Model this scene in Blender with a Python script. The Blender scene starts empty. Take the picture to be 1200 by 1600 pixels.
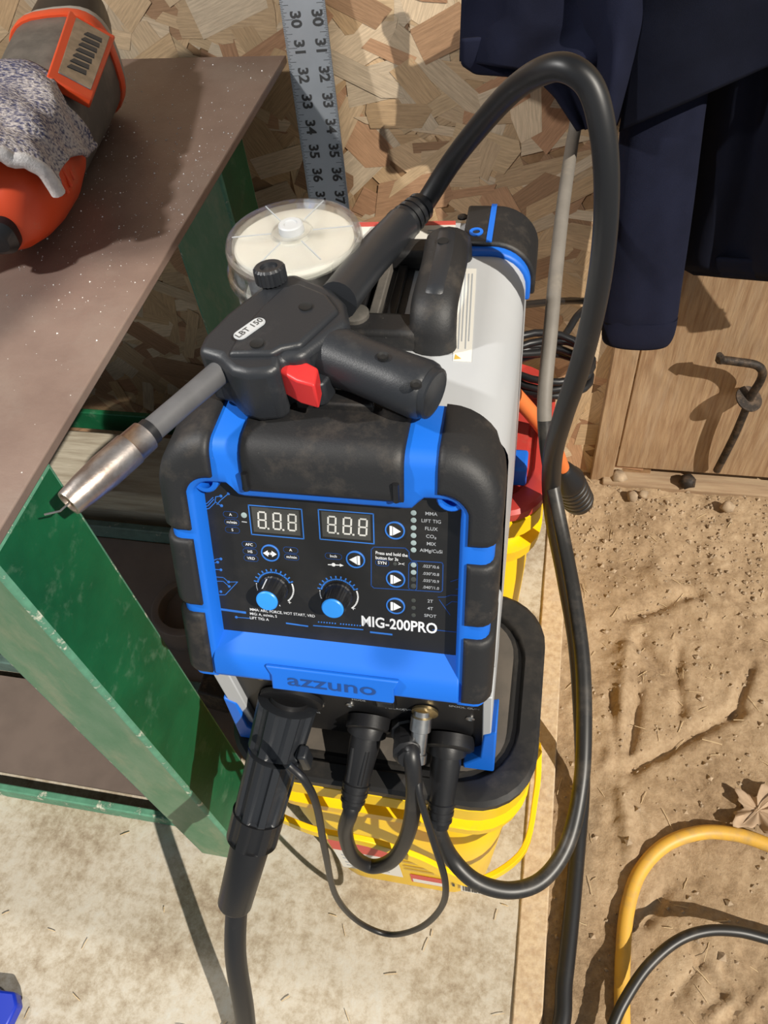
import bpy, bmesh, math, random
import numpy as np
from mathutils import Vector, Matrix, noise
random.seed(7)
D = bpy.data; SC = bpy.context.scene; COL = SC.collection

# ------------------------------------------------------------------ camera
# world: X right along the shed wall, Y towards the wall, Z up, metres
_f = 1200.0
_n = np.array([140, 950, 1200.0]); _n /= np.linalg.norm(_n)
_v = np.array([370, -1571, 1200.0]); _d = _v - _n * (_v @ _n); _d /= np.linalg.norm(_d)
_r = np.cross(_n, _d); _r = _r if _r[0] > 0 else -_r
RW = np.array([_r, _d, -_n]); CAM = np.array([0, 0, 1.05])
cam = D.cameras.new('camera'); camo = D.objects.new('camera', cam); COL.objects.link(camo)
cam.sensor_fit = 'VERTICAL'; cam.sensor_height = 36; cam.lens = 36 * _f / 1600; cam.clip_start = .01
camo.matrix_world = Matrix([[RW[i][0], -RW[i][1], -RW[i][2], CAM[i]] for i in range(3)] + [[0, 0, 0, 1]])
SC.camera = camo
# ------------------------------------------------------------------ light
w = D.worlds.new('world'); SC.world = w; w.use_nodes = True
w.node_tree.nodes['Background'].inputs[0].default_value = (.80, .90, 1.0, 1)
w.node_tree.nodes['Background'].inputs[1].default_value = .30
sl = D.lights.new('sun', 'SUN'); sl.energy = 5.0; sl.angle = .009; sl.color = (1, .93, .82)
so = D.objects.new('sun', sl); COL.objects.link(so)
el = math.radians(43)
so.rotation_euler = Vector((-.81 * math.cos(el), .59 * math.cos(el), -math.sin(el))).to_track_quat('-Z', 'Y').to_euler()
ll = D.lights.new('shop_lamp', 'AREA'); ll.energy = 9.5; ll.size = .05; ll.color = (1, .97, .93)
lo = D.objects.new('shop_lamp', ll); COL.objects.link(lo); lo.location = (-.85, .15, 1.45)
lo.rotation_euler = (Vector((-.30, .80, .65)) - lo.location).to_track_quat('-Z', 'Y').to_euler()
vs = SC.view_settings; vs.view_transform = 'Standard'; vs.look = 'None'; vs.exposure = 0; vs.gamma = 1; vs.use_curve_mapping = False

# ------------------------------------------------------------------ helpers
def at(x, y, **k):                                   # a point of the photograph on a plane of the place
    q = RW @ np.array([(x - 600) / _f, (y - 800) / _f, 1.0]); (a, val), = k.items()
    if a == 'T': return Vector(CAM + q * val)
    i = 'XYZ'.index(a); return Vector(CAM + q * ((val - CAM[i]) / q[i]))
def V(*a): return Vector(a)
class MB:
    def __init__(s): s.v = []; s.f = []
    def add(s, vs, fs):
        o = len(s.v); s.v += [tuple(p) for p in vs]; s.f += [tuple(i + o for i in q) for q in fs]; return s
    def box(s, a, b):
        x0, y0, z0 = a; x1, y1, z1 = b
        return s.add([(x0,y0,z0),(x1,y0,z0),(x1,y1,z0),(x0,y1,z0),(x0,y0,z1),(x1,y0,z1),(x1,y1,z1),(x0,y1,z1)],
                     [(0,3,2,1),(4,5,6,7),(0,1,5,4),(1,2,6,5),(2,3,7,6),(3,0,4,7)])
    def prism(s, poly, vec):                         # planar loop swept along vec
        n = len(poly); vec = Vector(vec); P = [Vector(p) for p in poly]
        return s.add(P + [p + vec for p in P], [tuple(range(n))[::-1], tuple(range(n, 2*n))] + [(i, (i+1) % n, n+(i+1) % n, n+i) for i in range(n)])
    def grid(s, fn, nu, nv, closeu=False):
        vs = [fn(i / (nu if closeu else nu - 1), j / (nv - 1)) for j in range(nv) for i in range(nu)]
        fs = []
        for j in range(nv - 1):
            for i in range(nu if closeu else nu - 1):
                k = (i + 1) % nu; fs.append((j*nu+i, j*nu+k, (j+1)*nu+k, (j+1)*nu+i))
        return s.add(vs, fs)
    def tube(s, pts, rad, n=12, cap=True, flat=1.0):
        P = [Vector(p) for p in pts]; m = len(P); vs = []; fs = []
        R = rad if isinstance(rad, (list, tuple)) else [rad] * m
        t0 = (P[1] - P[0]).normalized(); up = t0.orthogonal().normalized()
        if flat != 1.0: up = (Vector((0,0,1)) - t0 * t0.z).normalized()
        for i in range(m):
            t = (P[min(i+1, m-1)] - P[max(i-1, 0)])
            t = t.normalized() if t.length > 1e-9 else t0
            up = (up - t * up.dot(t)).normalized(); sd = t.cross(up)
            for k in range(n):
                a = 2 * math.pi * k / n; vs.append(P[i] + (up * math.cos(a) * flat + sd * math.sin(a)) * R[i])
        for i in range(m - 1):
            for k in range(n): fs.append((i*n+k, i*n+(k+1) % n, (i+1)*n+(k+1) % n, (i+1)*n+k))
        if cap: fs += [tuple(range(n))[::-1], tuple(range((m-1)*n, m*n))]
        return s.add(vs, fs)
    def lathe(s, o, ax, prof, n=24, cap=True):       # prof: (distance along ax, radius)
        o = Vector(o); ax = Vector(ax).normalized()
        up = ax.orthogonal().normalized(); sd = ax.cross(up); vs = []; fs = []; m = len(prof)
        for (h, r) in prof:
            for k in range(n):
                a = 2 * math.pi * k / n; vs.append(o + ax * h + (up * math.cos(a) + sd * math.sin(a)) * r)
        for i in range(m - 1):
            for k in range(n): fs.append((i*n+k, i*n+(k+1) % n, (i+1)*n+(k+1) % n, (i+1)*n+k))
        if cap: fs += [tuple(range(n))[::-1], tuple(range((m-1)*n, m*n))]
        return s.add(vs, fs)
def spl(pts, n=8):                                   # Catmull-Rom through points
    P = [Vector(p) for p in pts]; P = [P[0]*2 - P[1]] + P + [P[-1]*2 - P[-2]]; out = []
    for i in range(1, len(P) - 2):
        for k in range(n):
            t = k / n; a, b, c, d = P[i-1:i+3]
            out.append(.5 * ((2*b) + (c-a)*t + (2*a-5*b+4*c-d)*t*t + (3*b-a-3*c+d)*t*t*t))
    out.append(P[-2]); return out
def rrect(x0, x1, y0, y1, r, n=5):
    out = []
    for cx, cy, a0 in ((x1-r, y1-r, 0), (x0+r, y1-r, 90), (x0+r, y0+r, 180), (x1-r, y0+r, 270)):
        for k in range(n + 1):
            a = math.radians(a0 + 90 * k / n); out.append((cx + r*math.cos(a), cy + r*math.sin(a)))
    return out
def obj(name, mb, mat, parent=None, bevel=0, seg=2, angle=35, smooth=True, subs=0, solid=0, me=None):
    if me is None:
        me = D.meshes.new(name); base = Vector(parent['_o']) if parent is not None else Vector((0,0,0))
        me.from_pydata([tuple(Vector(p) - base) for p in mb.v], [], mb.f)
        bm = bmesh.new(); bm.from_mesh(me); bmesh.ops.recalc_face_normals(bm, faces=bm.faces); bm.to_mesh(me); bm.free()
        if smooth:
            me.polygons.foreach_set('use_smooth', [True] * len(me.polygons)); me.set_sharp_from_angle(angle=math.radians(angle))
        me.materials.append(mat)
    o = D.objects.new(name, me); COL.objects.link(o)
    if parent is not None:
        o.parent = parent; o['_o'] = parent['_o']
    else: o['_o'] = (0.0, 0.0, 0.0)
    if solid: m = o.modifiers.new('solid', 'SOLIDIFY'); m.thickness = solid; m.offset = 0
    if bevel:
        m = o.modifiers.new('bevel', 'BEVEL'); m.width = bevel; m.segments = seg; m.limit_method = 'ANGLE'; m.angle_limit = math.radians(35)
    if subs: m = o.modifiers.new('subd', 'SUBSURF'); m.levels = subs; m.render_levels = subs
    return o
def tag(o, label, cat, group=None, kind=None):
    o['label'] = label; o['category'] = cat
    if group: o['group'] = group
    if kind: o['kind'] = kind
    return o
def thing(name, label, cat, loc, rotz=0, group=None):
    o = D.objects.new(name, None); COL.objects.link(o); o.location = loc; o.rotation_euler = (0, 0, rotz)
    o['_o'] = tuple(float(c) for c in loc); o.empty_display_size = .02
    return tag(o, label, cat, group)
def struct(o, label=None):
    o['kind'] = 'structure'
    if label: o['label'] = label
    return o
_tc = {}
def text(s, size, o, ex, ey, mat, parent, bold=0., ax='CENTER', name='lettering', wide=1.0, lift=.0002):
    key = (s, bold, ax)
    if key not in _tc:
        cu = D.curves.new('t', 'FONT'); cu.body = s; cu.size = 1; cu.align_x = ax; cu.align_y = 'CENTER'; cu.offset = bold; cu.resolution_u = 3; cu.fill_mode = 'FRONT'
        ob = D.objects.new('t', cu); COL.objects.link(ob); dg = bpy.context.evaluated_depsgraph_get(); dg.update()
        m = D.meshes.new_from_object(ob.evaluated_get(dg)); D.objects.remove(ob)
        _tc[key] = ([v.co.copy() for v in m.vertices], [tuple(p.vertices) for p in m.polygons])
    vs, fs = _tc[key]; ex = Vector(ex).normalized(); ey = Vector(ey).normalized(); nz = ex.cross(ey); o = Vector(o)
    mb = MB(); mb.add([o + ex*(v.x*size*wide) + ey*(v.y*size) + nz*lift for v in vs], fs)
    me_o = obj(name, mb, mat, parent, smooth=False)
    return me_o

# ------------------------------------------------------------------ materials
def mat(name, col, rough=.5, metal=0., var=0., vscale=30., col2=None, bump=0., bscale=200., dust=0., dcol=(.42,.34,.25), dscale=25., spec=.5, coat=0., trans=0., alpha=1., emit=None, stretch=None, edge=None):
    m = D.materials.new(name); m.use_nodes = True; nt = m.node_tree; N = nt.nodes; L = nt.links; b = N['Principled BSDF']
    b.inputs['Roughness'].default_value = rough; b.inputs['Metallic'].default_value = metal
    b.inputs['Specular IOR Level'].default_value = spec; b.inputs['Coat Weight'].default_value = coat
    b.inputs['Transmission Weight'].default_value = trans; b.inputs['Alpha'].default_value = alpha
    b.inputs['Base Color'].default_value = (*col, 1)
    tc = N.new('ShaderNodeTexCoord'); src = tc.outputs['Object']
    if stretch:
        mp = N.new('ShaderNodeMapping'); mp.inputs['Scale'].default_value = stretch; L.new(src, mp.inputs[0]); src = mp.outputs[0]
    cur = None
    def noi(scale, detail=6, rough_=.6):
        n = N.new('ShaderNodeTexNoise'); n.inputs['Scale'].default_value = scale; n.inputs['Detail'].default_value = detail; n.inputs['Roughness'].default_value = rough_
        L.new(src, n.inputs['Vector']); return n.outputs['Fac']
    def mix(fac, a, bcol):
        x = N.new('ShaderNodeMix'); x.data_type = 'RGBA'; L.new(fac, x.inputs[0])
        if a is None: x.inputs[6].default_value = (*col, 1)
        else: L.new(a, x.inputs[6])
        x.inputs[7].default_value = (*bcol, 1); return x.outputs[2]
    def ramp(s, a, c):
        r = N.new('ShaderNodeMapRange'); r.inputs[1].default_value = a; r.inputs[2].default_value = c; L.new(s, r.inputs[0]); return r.outputs[0]
    if var or col2:
        c2 = col2 or tuple(c * (1 - var) for c in col); cur = mix(ramp(noi(vscale), .38, .66), cur, c2)
    if dust:
        f = ramp(noi(dscale, 8, .7), .60 - dust * .35, .95 - dust * .2); cur = mix(f, cur, dcol)
    if edge:                                         # worn paint: fine scratches
        f = ramp(noi(edge[0], 10, .75), edge[1], edge[1] + .06); cur = mix(f, cur, edge[2])
    if cur is not None: L.new(cur, b.inputs['Base Color'])
    if bump:
        bp = N.new('ShaderNodeBump'); bp.inputs['Strength'].default_value = bump; bp.inputs['Distance'].default_value = .002
        L.new(noi(bscale, 8, .65), bp.inputs['Height']); L.new(bp.outputs[0], b.inputs['Normal'])
    if emit: b.inputs['Emission Color'].default_value = (*emit[:3], 1); b.inputs['Emission Strength'].default_value = emit[3]
    return m
M = {}
M['blue'] = mat('blue_plastic', (.006, .135, .63), .50, edge=(330, .69, (.5,.6,.8)))
M['black'] = mat('black_plastic', (.013, .013, .014), .54, dust=.26, dcol=(.075,.062,.05), dscale=38, bump=.12, bscale=600, edge=(330, .675, (.38,.36,.33)))
M['blackc'] = mat('black_rubber_clean', (.011, .011, .012), .38, bump=.05, bscale=500)
M['gunb'] = mat('gun_plastic', (.018, .020, .024), .40, dust=.12, dcol=(.06,.06,.06), bump=.10, bscale=900)
M['rubber'] = mat('cable_rubber', (.012, .012, .013), .42, dust=.08, dcol=(.05,.045,.04))
M['rubberd'] = mat('dusty_cable_rubber', (.017, .016, .015), .42, dust=.30, dcol=(.12,.10,.08), dscale=18)
M['cablegrey'] = mat('light_grey_cable', (.20, .18, .155), .6, var=.25, vscale=25, dust=.2, dcol=(.30,.26,.21))
M['panel'] = mat('panel_face', (.015, .0145, .014), .34, dust=.35, dcol=(.042,.037,.031), dscale=12)
M['cpanel'] = mat('connector_panel', (.008, .008, .009), .45)
M['white'] = mat('white_sheet', (.47, .485, .50), .40, var=.06, vscale=8)
M['ink'] = mat('white_ink', (.72, .74, .76), .6)
M['inkd'] = mat('grey_ink', (.38, .40, .42), .6)
M['inkb'] = mat('blue_ink', (.03, .16, .55), .5)
M['inkbd'] = mat('dark_blue_ink', (.012, .055, .22), .5)
M['led'] = mat('lamp_lens', (.30, .38, .38), .4)
M['leddark'] = mat('unlit_lamp_lens', (.05, .055, .05), .4)
M['lcd'] = mat('display_window', (.055, .055, .05), .2)
M['seg'] = mat('display_segment', (.55, .55, .52), .5)
M['knobcap'] = mat('knob_cap', (.03, .28, .85), .4)
M['red'] = mat('red_plastic', (.62, .03, .03), .4)
M['steel'] = mat('steel', (.55, .54, .52), .32, 1., var=.3, vscale=80)
M['brass'] = mat('brass', (.62, .48, .25), .35, 1.)
M['nozzle'] = mat('nozzle_metal', (.62, .55, .50), .34, 1., col2=(.36,.27,.22), vscale=60, bump=.1)
M['neck'] = mat('grey_neck', (.10, .10, .105), .55, var=.3)
M['yellow'] = mat('yellow_plastic', (.96, .62, .006), .36, dust=.05, dcol=(.60,.42,.10))
M['lid'] = mat('black_lid', (.016, .015, .014), .5, dust=.30, dcol=(.07,.058,.046), dscale=20)
M['lidtop'] = mat('dusty_lid_top', (.075, .066, .055), .7, col2=(.12,.10,.08), vscale=22, edge=(120, .64, (.03,.026,.022)))
M['lidred'] = mat('red_lid', (.48, .045, .035), .45, dust=.15, dcol=(.35,.18,.12))
M['label'] = mat('paper_label', (.72, .70, .64), .6)
M['labelred'] = mat('red_print', (.60, .09, .07), .6)
M['labely'] = mat('ochre_print', (.55, .36, .06), .6)
M['barc'] = mat('dark_print', (.05, .05, .05), .6)
M['green'] = mat('green_paint', (.008, .115, .045), .42, var=.35, vscale=14, dust=.12, dcol=(.16,.26,.18), dscale=30, edge=(90, .70, (.35,.42,.33)), bump=.15, bscale=120)
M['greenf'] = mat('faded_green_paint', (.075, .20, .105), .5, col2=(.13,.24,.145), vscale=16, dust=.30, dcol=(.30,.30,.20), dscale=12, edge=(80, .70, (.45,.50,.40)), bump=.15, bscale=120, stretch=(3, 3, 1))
M['greenw'] = mat('worn_green_paint', (.10, .28, .18), .6, var=.35, vscale=60, edge=(60, .56, (.50,.52,.42)))
M['plate'] = mat('rusty_plate', (.27, .195, .16), .42, .30, col2=(.17,.115,.095), vscale=5, dust=.30, dcol=(.30,.25,.21), dscale=7, bump=.12, bscale=260, edge=(300, .73, (.60,.58,.55)))
M['shelf'] = mat('brown_shelf', (.175, .135, .115), .6, .1, var=.25, vscale=10, edge=(220, .70, (.40,.36,.32)))
M['rail'] = mat('teal_rail', (.10, .17, .15), .5, var=.4, vscale=40, edge=(70, .62, (.42,.40,.34)))
M['tool_orange'] = mat('orange_plastic', (.72, .075, .018), .42, dust=.10, dcol=(.5,.25,.15))
M['tool_grey'] = mat('grey_plastic', (.085, .08, .072), .5, dust=.45, dcol=(.24,.21,.18), dscale=16, bump=.1)
M['tool_edge'] = mat('light_grey_trim', (.36, .34, .30), .5)
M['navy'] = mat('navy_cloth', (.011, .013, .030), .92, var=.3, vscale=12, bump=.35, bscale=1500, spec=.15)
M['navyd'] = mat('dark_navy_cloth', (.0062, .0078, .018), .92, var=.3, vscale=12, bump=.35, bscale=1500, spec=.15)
M['iron'] = mat('rusty_iron', (.030, .024, .020), .6, .5, dust=.4, dcol=(.22,.15,.10), dscale=60, bump=.5, bscale=160)
M['hosey'] = mat('yellow_hose', (.66, .38, .055), .5, dust=.35, dcol=(.30,.22,.13), dscale=50)
M['orange'] = mat('orange_cord', (.80, .20, .05), .45)
M['bluerag'] = mat('blue_plastic_scrap', (.006, .03, .42), .35)
M['clear'] = mat('clear_case', (.95, .97, .98), .04, trans=1., alpha=.42)
M['reel'] = mat('white_reel', (.76, .74, .66), .4)
M['wire'] = mat('wound_wire', (.30, .29, .28), .3, .9, var=.4, vscale=120)
M['alu'] = mat('aluminium_rule', (.50, .53, .56), .38, .55, var=.1, vscale=20)
M['wood'] = mat('dusty_plank', (.40, .27, .155), .8, col2=(.27,.16,.085), vscale=26, stretch=(6, 6, .5), bump=.4, bscale=60, dust=.3, dcol=(.42,.32,.22), dscale=10)
M['woodp'] = mat('pale_plank', (.60, .47, .31), .8, col2=(.44,.31,.19), vscale=22, stretch=(5, 5, .5), bump=.3, bscale=60, dust=.3, dcol=(.55,.46,.36), dscale=8)
M['lumber'] = mat('grey_lumber', (.44, .40, .32), .85, col2=(.28,.24,.18), vscale=18, stretch=(.6, 6, 6), bump=.4, bscale=70)
M['sill'] = mat('sill_wood', (.30, .20, .12), .85, col2=(.40,.29,.18), vscale=20, stretch=(.5, 5, 5), bump=.4, bscale=60)
M['leaf'] = mat('dry_leaf', (.44, .31, .20), .8, var=.3, vscale=40)
M['straw'] = mat('straw', (.58, .44, .26), .8)
M['grit'] = mat('grit', (.44, .33, .22), .95, var=.4, vscale=60)
M['speck'] = mat('metal_specks', (.75, .73, .70), .4, .2)
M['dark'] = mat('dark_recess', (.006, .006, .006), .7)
# ------------------------------------------------------------------ setting
WALL_Y = .935
def ground_mat(name, stops, s1, s2, bump, rough=.95):
    m = D.materials.new(name); m.use_nodes = True; nt = m.node_tree; N = nt.nodes; L = nt.links; b = N['Principled BSDF']
    b.inputs['Roughness'].default_value = rough; b.inputs['Specular IOR Level'].default_value = .15
    tc = N.new('ShaderNodeTexCoord')
    def noi(s, d=8, r=.65):
        n = N.new('ShaderNodeTexNoise'); n.inputs['Scale'].default_value = s; n.inputs['Detail'].default_value = d; n.inputs['Roughness'].default_value = r
        L.new(tc.outputs['Object'], n.inputs['Vector']); return n.outputs['Fac']
    a = noi(s1); c = noi(s2, 10, .75)
    ad = N.new('ShaderNodeMath'); ad.operation = 'MULTIPLY_ADD'; ad.inputs[1].default_value = .5; L.new(c, ad.inputs[0])
    ml = N.new('ShaderNodeMath'); ml.operation = 'MULTIPLY'; ml.inputs[1].default_value = .5; L.new(a, ml.inputs[0]); L.new(ml.outputs[0], ad.inputs[2])
    cr = N.new('ShaderNodeValToRGB'); L.new(ad.outputs[0], cr.inputs[0]); e = cr.color_ramp.elements
    e[0].position = stops[0][0]; e[0].color = (*stops[0][1], 1); e[1].position = stops[-1][0]; e[1].color = (*stops[-1][1], 1)
    for p, col in stops[1:-1]: x = e.new(p); x.color = (*col, 1)
    L.new(cr.outputs[0], b.inputs['Base Color'])
    bp = N.new('ShaderNodeBump'); bp.inputs['Strength'].default_value = bump; bp.inputs['Distance'].default_value = .003
    L.new(c, bp.inputs['Height']); L.new(bp.outputs[0], b.inputs['Normal']); return m
M['concrete'] = ground_mat('dusty_concrete', [(.37, (.25,.19,.13)), (.46, (.40,.34,.255)), (.54, (.52,.47,.385)), (.64, (.55,.53,.47))], 7, 70, .35)
M['dirt'] = ground_mat('dry_dirt', [(.36, (.25,.17,.10)), (.50, (.40,.285,.175)), (.64, (.52,.39,.255))], 9, 130, .8)
def hill(x, y):
    z = noise.fractal(Vector((x*9, y*9, 3)), 1, 2, 5) * .006 + noise.fractal(Vector((x*45, y*45, 8)), 1, 2, 4) * .0028
    z += abs(noise.noise(Vector((x*120, y*120, 1)))) * .0022
    for (ax, ay, bx, by, wd, h) in RID:
        t = max(0, min(1, ((x-ax)*(bx-ax) + (y-ay)*(by-ay)) / ((bx-ax)**2 + (by-ay)**2)))
        dd = math.hypot(x - ax - t*(bx-ax), y - ay - t*(by-ay)); z += h * math.exp(-(dd/wd)**2)
    if y > .80: z += (y-.80) * .05 * (0.5 + noise.noise(Vector((x*20, y*20, 0))))
    return z - .004
def dl(x0, y0, x1, y1, wd, h):
    a = at(x0, y0, Z=0); b = at(x1, y1, Z=0); return (a.x, a.y, b.x, b.y, wd, h)
RID = [dl(980,1010,960,1180,.012,.012), dl(955,1080,965,1200,.008,-.010), dl(1000,1080,985,1170,.007,-.012), dl(985,1200,1160,1105,.008,-.013), dl(1150,1110,1175,1040,.007,-.012),
       dl(1000,1000,1050,1060,.010,-.012), dl(1060,1010,1065,1110,.008,-.010), dl(980,960,1090,925,.010,-.012), dl(1095,920,1180,975,.012,.010), dl(970,1240,985,1330,.010,.010), dl(1020,900,1100,960,.02,.012),
       dl(1040,1390,1010,1440,.007,-.009), dl(1100,1500,1050,1560,.006,-.007), dl(1130,1510,1200,1600,.006,-.007), dl(1080,1480,1160,1600,.005,-.007), dl(1160,1490,1220,1560,.006,-.007), dl(1080,1560,1130,1620,.005,.006), dl(1150,1560,1100,1600,.005,.007), dl(1200,1540,1150,1610,.005,.006)]
mb = MB(); nx, ny = 190, 240; DX0, DX1, DY0, DY1 = .060, .80, -.15, .99
mb.grid(lambda u, v: (DX0 + u*(DX1-DX0), DY0 + v*(DY1-DY0), hill(DX0 + u*(DX1-DX0), DY0 + v*(DY1-DY0))), nx, ny)
struct(obj('ground', mb, M['dirt'], angle=180), 'loose tan dirt floor with scuffed footprints')
mb = MB(); nx, ny = 120, 110
mb.grid(lambda u, v: (-1.4 + u*1.434, -.45 + v*1.40, noise.fractal(Vector((u*12, v*12, 0)), 1, 2, 4) * .0012), nx, ny)
struct(obj('floor', mb, M['concrete'], angle=180), 'pale dusty concrete slab')
mb = MB(); mb.box((.0325, -.45, -.04), (.066, .930, .004)); struct(obj('trim_1', mb, M['woodp'], bevel=.002), 'worn wooden edging board between slab and dirt')
# OSB wall
def osb_mat():
    m = D.materials.new('osb_strand'); m.use_nodes = True; nt = m.node_tree; N = nt.nodes; L = nt.links; b = N['Principled BSDF']
    b.inputs['Roughness'].default_value = .7; b.inputs['Specular IOR Level'].default_value = .25
    a = N.new('ShaderNodeVertexColor'); a.layer_name = 'Col'
    uv = N.new('ShaderNodeUVMap'); uv.uv_map = 'UV'
    n = N.new('ShaderNodeTexNoise'); n.inputs['Scale'].default_value = 1; n.inputs['Detail'].default_value = 6; n.inputs['Roughness'].default_value = .7
    mp = N.new('ShaderNodeMapping'); mp.inputs['Scale'].default_value = (35, 420, 1); L.new(uv.outputs[0], mp.inputs[0]); L.new(mp.outputs[0], n.inputs['Vector'])
    r = N.new('ShaderNodeMapRange'); r.inputs[1].default_value = .3; r.inputs[2].default_value = .7; r.inputs[3].default_value = .70; r.inputs[4].default_value = 1.2; L.new(n.outputs['Fac'], r.inputs[0])
    mu = N.new('ShaderNodeMix'); mu.data_type = 'RGBA'; mu.blend_type = 'MULTIPLY'; mu.inputs[0].default_value = 1; L.new(a.outputs[0], mu.inputs[6]); L.new(r.outputs[0], mu.inputs[7])
    L.new(mu.outputs[2], b.inputs['Base Color'])
    bp = N.new('ShaderNodeBump'); bp.inputs['Strength'].default_value = .25; bp.inputs['Distance'].default_value = .001; L.new(n.outputs['Fac'], bp.inputs['Height']); L.new(bp.outputs[0], b.inputs['Normal'])
    return m
M['osb'] = osb_mat()
M['osbbase'] = mat('osb_core', (.33, .20, .10), .8, col2=(.20,.11,.05), vscale=40)
mb = MB(); mb.box((-1.5, WALL_Y, -.02), (.20, WALL_Y + .012, 1.6)); wall = struct(obj('wall_back', mb, M['osbbase']), 'oriented strand board shed wall')
TONES = [(.46,.33,.20), (.50,.37,.235), (.43,.30,.175), (.53,.415,.285), (.42,.285,.16), (.35,.20,.115), (.40,.24,.14), (.48,.34,.205), (.45,.315,.185), (.52,.42,.30), (.31,.19,.11), (.49,.36,.22)]
rs = random.Random(5); mb = MB(); cols = []; uvs = []
for i in range(2200):
    cx = rs.uniform(-1.1, .19); cz = rs.uniform(-.0, 1.35); L_ = rs.uniform(.05, .15); W_ = rs.choice([rs.uniform(.012, .03), rs.uniform(.03, .058)])
    an = rs.gauss(0, .75); ca, sa = math.cos(an), math.sin(an); yy = WALL_Y - .0003 - .0016 * i / 2200 - rs.random() * .0003
    k = rs.choice([4, 4, 5, 6]); pts = [(-.5, -.5), (.5 + rs.uniform(-.15, .05), -.5), (.5, .5), (-.5 + rs.uniform(-.05, .2), .5)]
    if k > 4: pts.insert(2, (.5 + rs.uniform(0, .12), rs.uniform(-.3, .3)))
    if k > 5: pts.append((-.5 - rs.uniform(0, .12), rs.uniform(-.3, .3)))
    vs = []; 
    for (p, q) in pts:
        lx, lz = p * L_, q * W_ * rs.uniform(.8, 1.1); X = min(.199, cx + lx*ca - lz*sa); vs.append((X, yy, cz + lx*sa + lz*ca)); 
    t = rs.choice(TONES); g = rs.uniform(.90, 1.25); uo = rs.uniform(0, 9)
    mb.add(vs, [tuple(range(len(vs)))]); cols += [(t[0]*g, t[1]*g, t[2]*g, 1)] * len(vs); uvs += [(p*L_ + uo, q*W_ + uo*.7) for p, q in pts]
me = D.meshes.new('strand'); me.from_pydata(mb.v, [], mb.f); me.materials.append(M['osb'])
ca_ = me.color_attributes.new('Col', 'FLOAT_COLOR', 'POINT'); ca_.data.foreach_set('color', [c for q in cols for c in q])
ul = me.uv_layers.new(name='UV')
for lp in me.loops: ul.data[lp.index].uv = uvs[lp.vertex_index]
st = obj('strand', None, None, wall, me=me); st['kind'] = 'stuff'
# planks of the lower wall at the right
def wedge(pts, y0, y1, name, m, bev=.002):
    b = MB(); b.prism([at(x, y, Y=y0) for x, y in pts], (0, y1 - y0, 0)); return obj(name, b, m, bevel=bev)
wr = MB(); wr.box((.20, WALL_Y + .012, -.02), (.9, WALL_Y + .02, 1.6)); wr = struct(obj('wall_right', wr, M['sill']), 'bare wooden boards of the lower wall')
def plank(x0, x1, z0, z1, m, y0=WALL_Y - .006):
    b = MB(); b.box((x0, y0, z0), (x1, WALL_Y + .003, z1)); return obj('plank', b, m, wr, bevel=.0015)
plank(.140, .392, .024, .50, M['wood']); plank(.395, .62, .022, .50, M['wood']); plank(.24, .88, .503, 1.5, M['woodp'], WALL_Y - .004); plank(.624, .88, .012, .50, M['wood'])
mb = MB(); mb.box((.100, WALL_Y - .016, -.01), (.137, WALL_Y + .003, 1.5)); struct(obj('trim_2', mb, M['wood'], bevel=.002), 'narrow upright batten at the edge of the strand board')
mb = MB(); mb.box((.12, WALL_Y - .030, -.03), (.88, WALL_Y + .05, .006)); struct(obj('trim_3', mb, M['sill'], bevel=.003), 'low sill board at the foot of the wall')

# unseen blocker added behind the viewer, outline shaped to keep sun off the bench corner
mb = MB(); mb.prism([(-2.2, -.80, 2.2), (1.0, -.80, 2.38), (1.45, -.80, 2.80), (1.75, -.80, 2.90), (2.10, -.80, 3.02), (2.10, -.80, 5.0), (-2.2, -.80, 5.0)], (0, -.03, 0)); struct(obj('added_sun_blocker', mb, M['wood']), 'unseen board added behind the viewer to shade the bench corner')
# ------------------------------------------------------------------ welding machine
WX = -.132; W0 = V(WX, .41, .402)
welder = thing('welding_machine', 'blue and black welding machine with white housing, standing on the yellow buckets', 'welder', W0, math.radians(.8))
FO = V(WX, .230, .528); FE = V(0, .077, .177).normalized(); FN = V(0, -FE.z, FE.y); FX = V(1, 0, 0); FB = .193; FH = .111; FR = .036
def F(a, b, c=0.): return FO + FX*a + FE*b + FN*c
def fpx(x, y, c=-.0135):                              # face coordinates of a photograph point
    p0 = at(x, y, Y=.30); q = p0 - Vector(CAM); o = FO + FN*c; t = (o - Vector(CAM)).dot(FN) / q.dot(FN); p = Vector(CAM) + q*t
    # undo the machine's slight turn
    a = -math.radians(.8); d = p - W0; p = W0 + V(d.x*math.cos(a) - d.y*math.sin(a), d.x*math.sin(a) + d.y*math.cos(a), d.z)
    return ((p - o).x, (p - o).dot(FE))
def perim(n=8):
    pts = []
    for k in range(15): pts.append((-FH, (FB-FR)*k/15, -1, 0))
    for k in range(n): a = math.pi - math.pi/2*k/n; pts.append((-FH+FR+FR*math.cos(a), FB-FR+FR*math.sin(a), math.cos(a), math.sin(a)))
    for k in range(15): pts.append((-FH+FR+(2*FH-2*FR)*k/15, FB, 0, 1))
    for k in range(n): a = math.pi/2 - math.pi/2*k/n; pts.append((FH-FR+FR*math.cos(a), FB-FR+FR*math.sin(a), math.cos(a), math.sin(a)))
    for k in range(16): pts.append((FH, (FB-FR)*(1-k/15), 1, 0))
    return pts
PP = perim(); SL = [0]
for i in range(1, len(PP)): SL.append(SL[-1] + math.hypot(PP[i][0]-PP[i-1][0], PP[i][1]-PP[i-1][1]))
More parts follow.
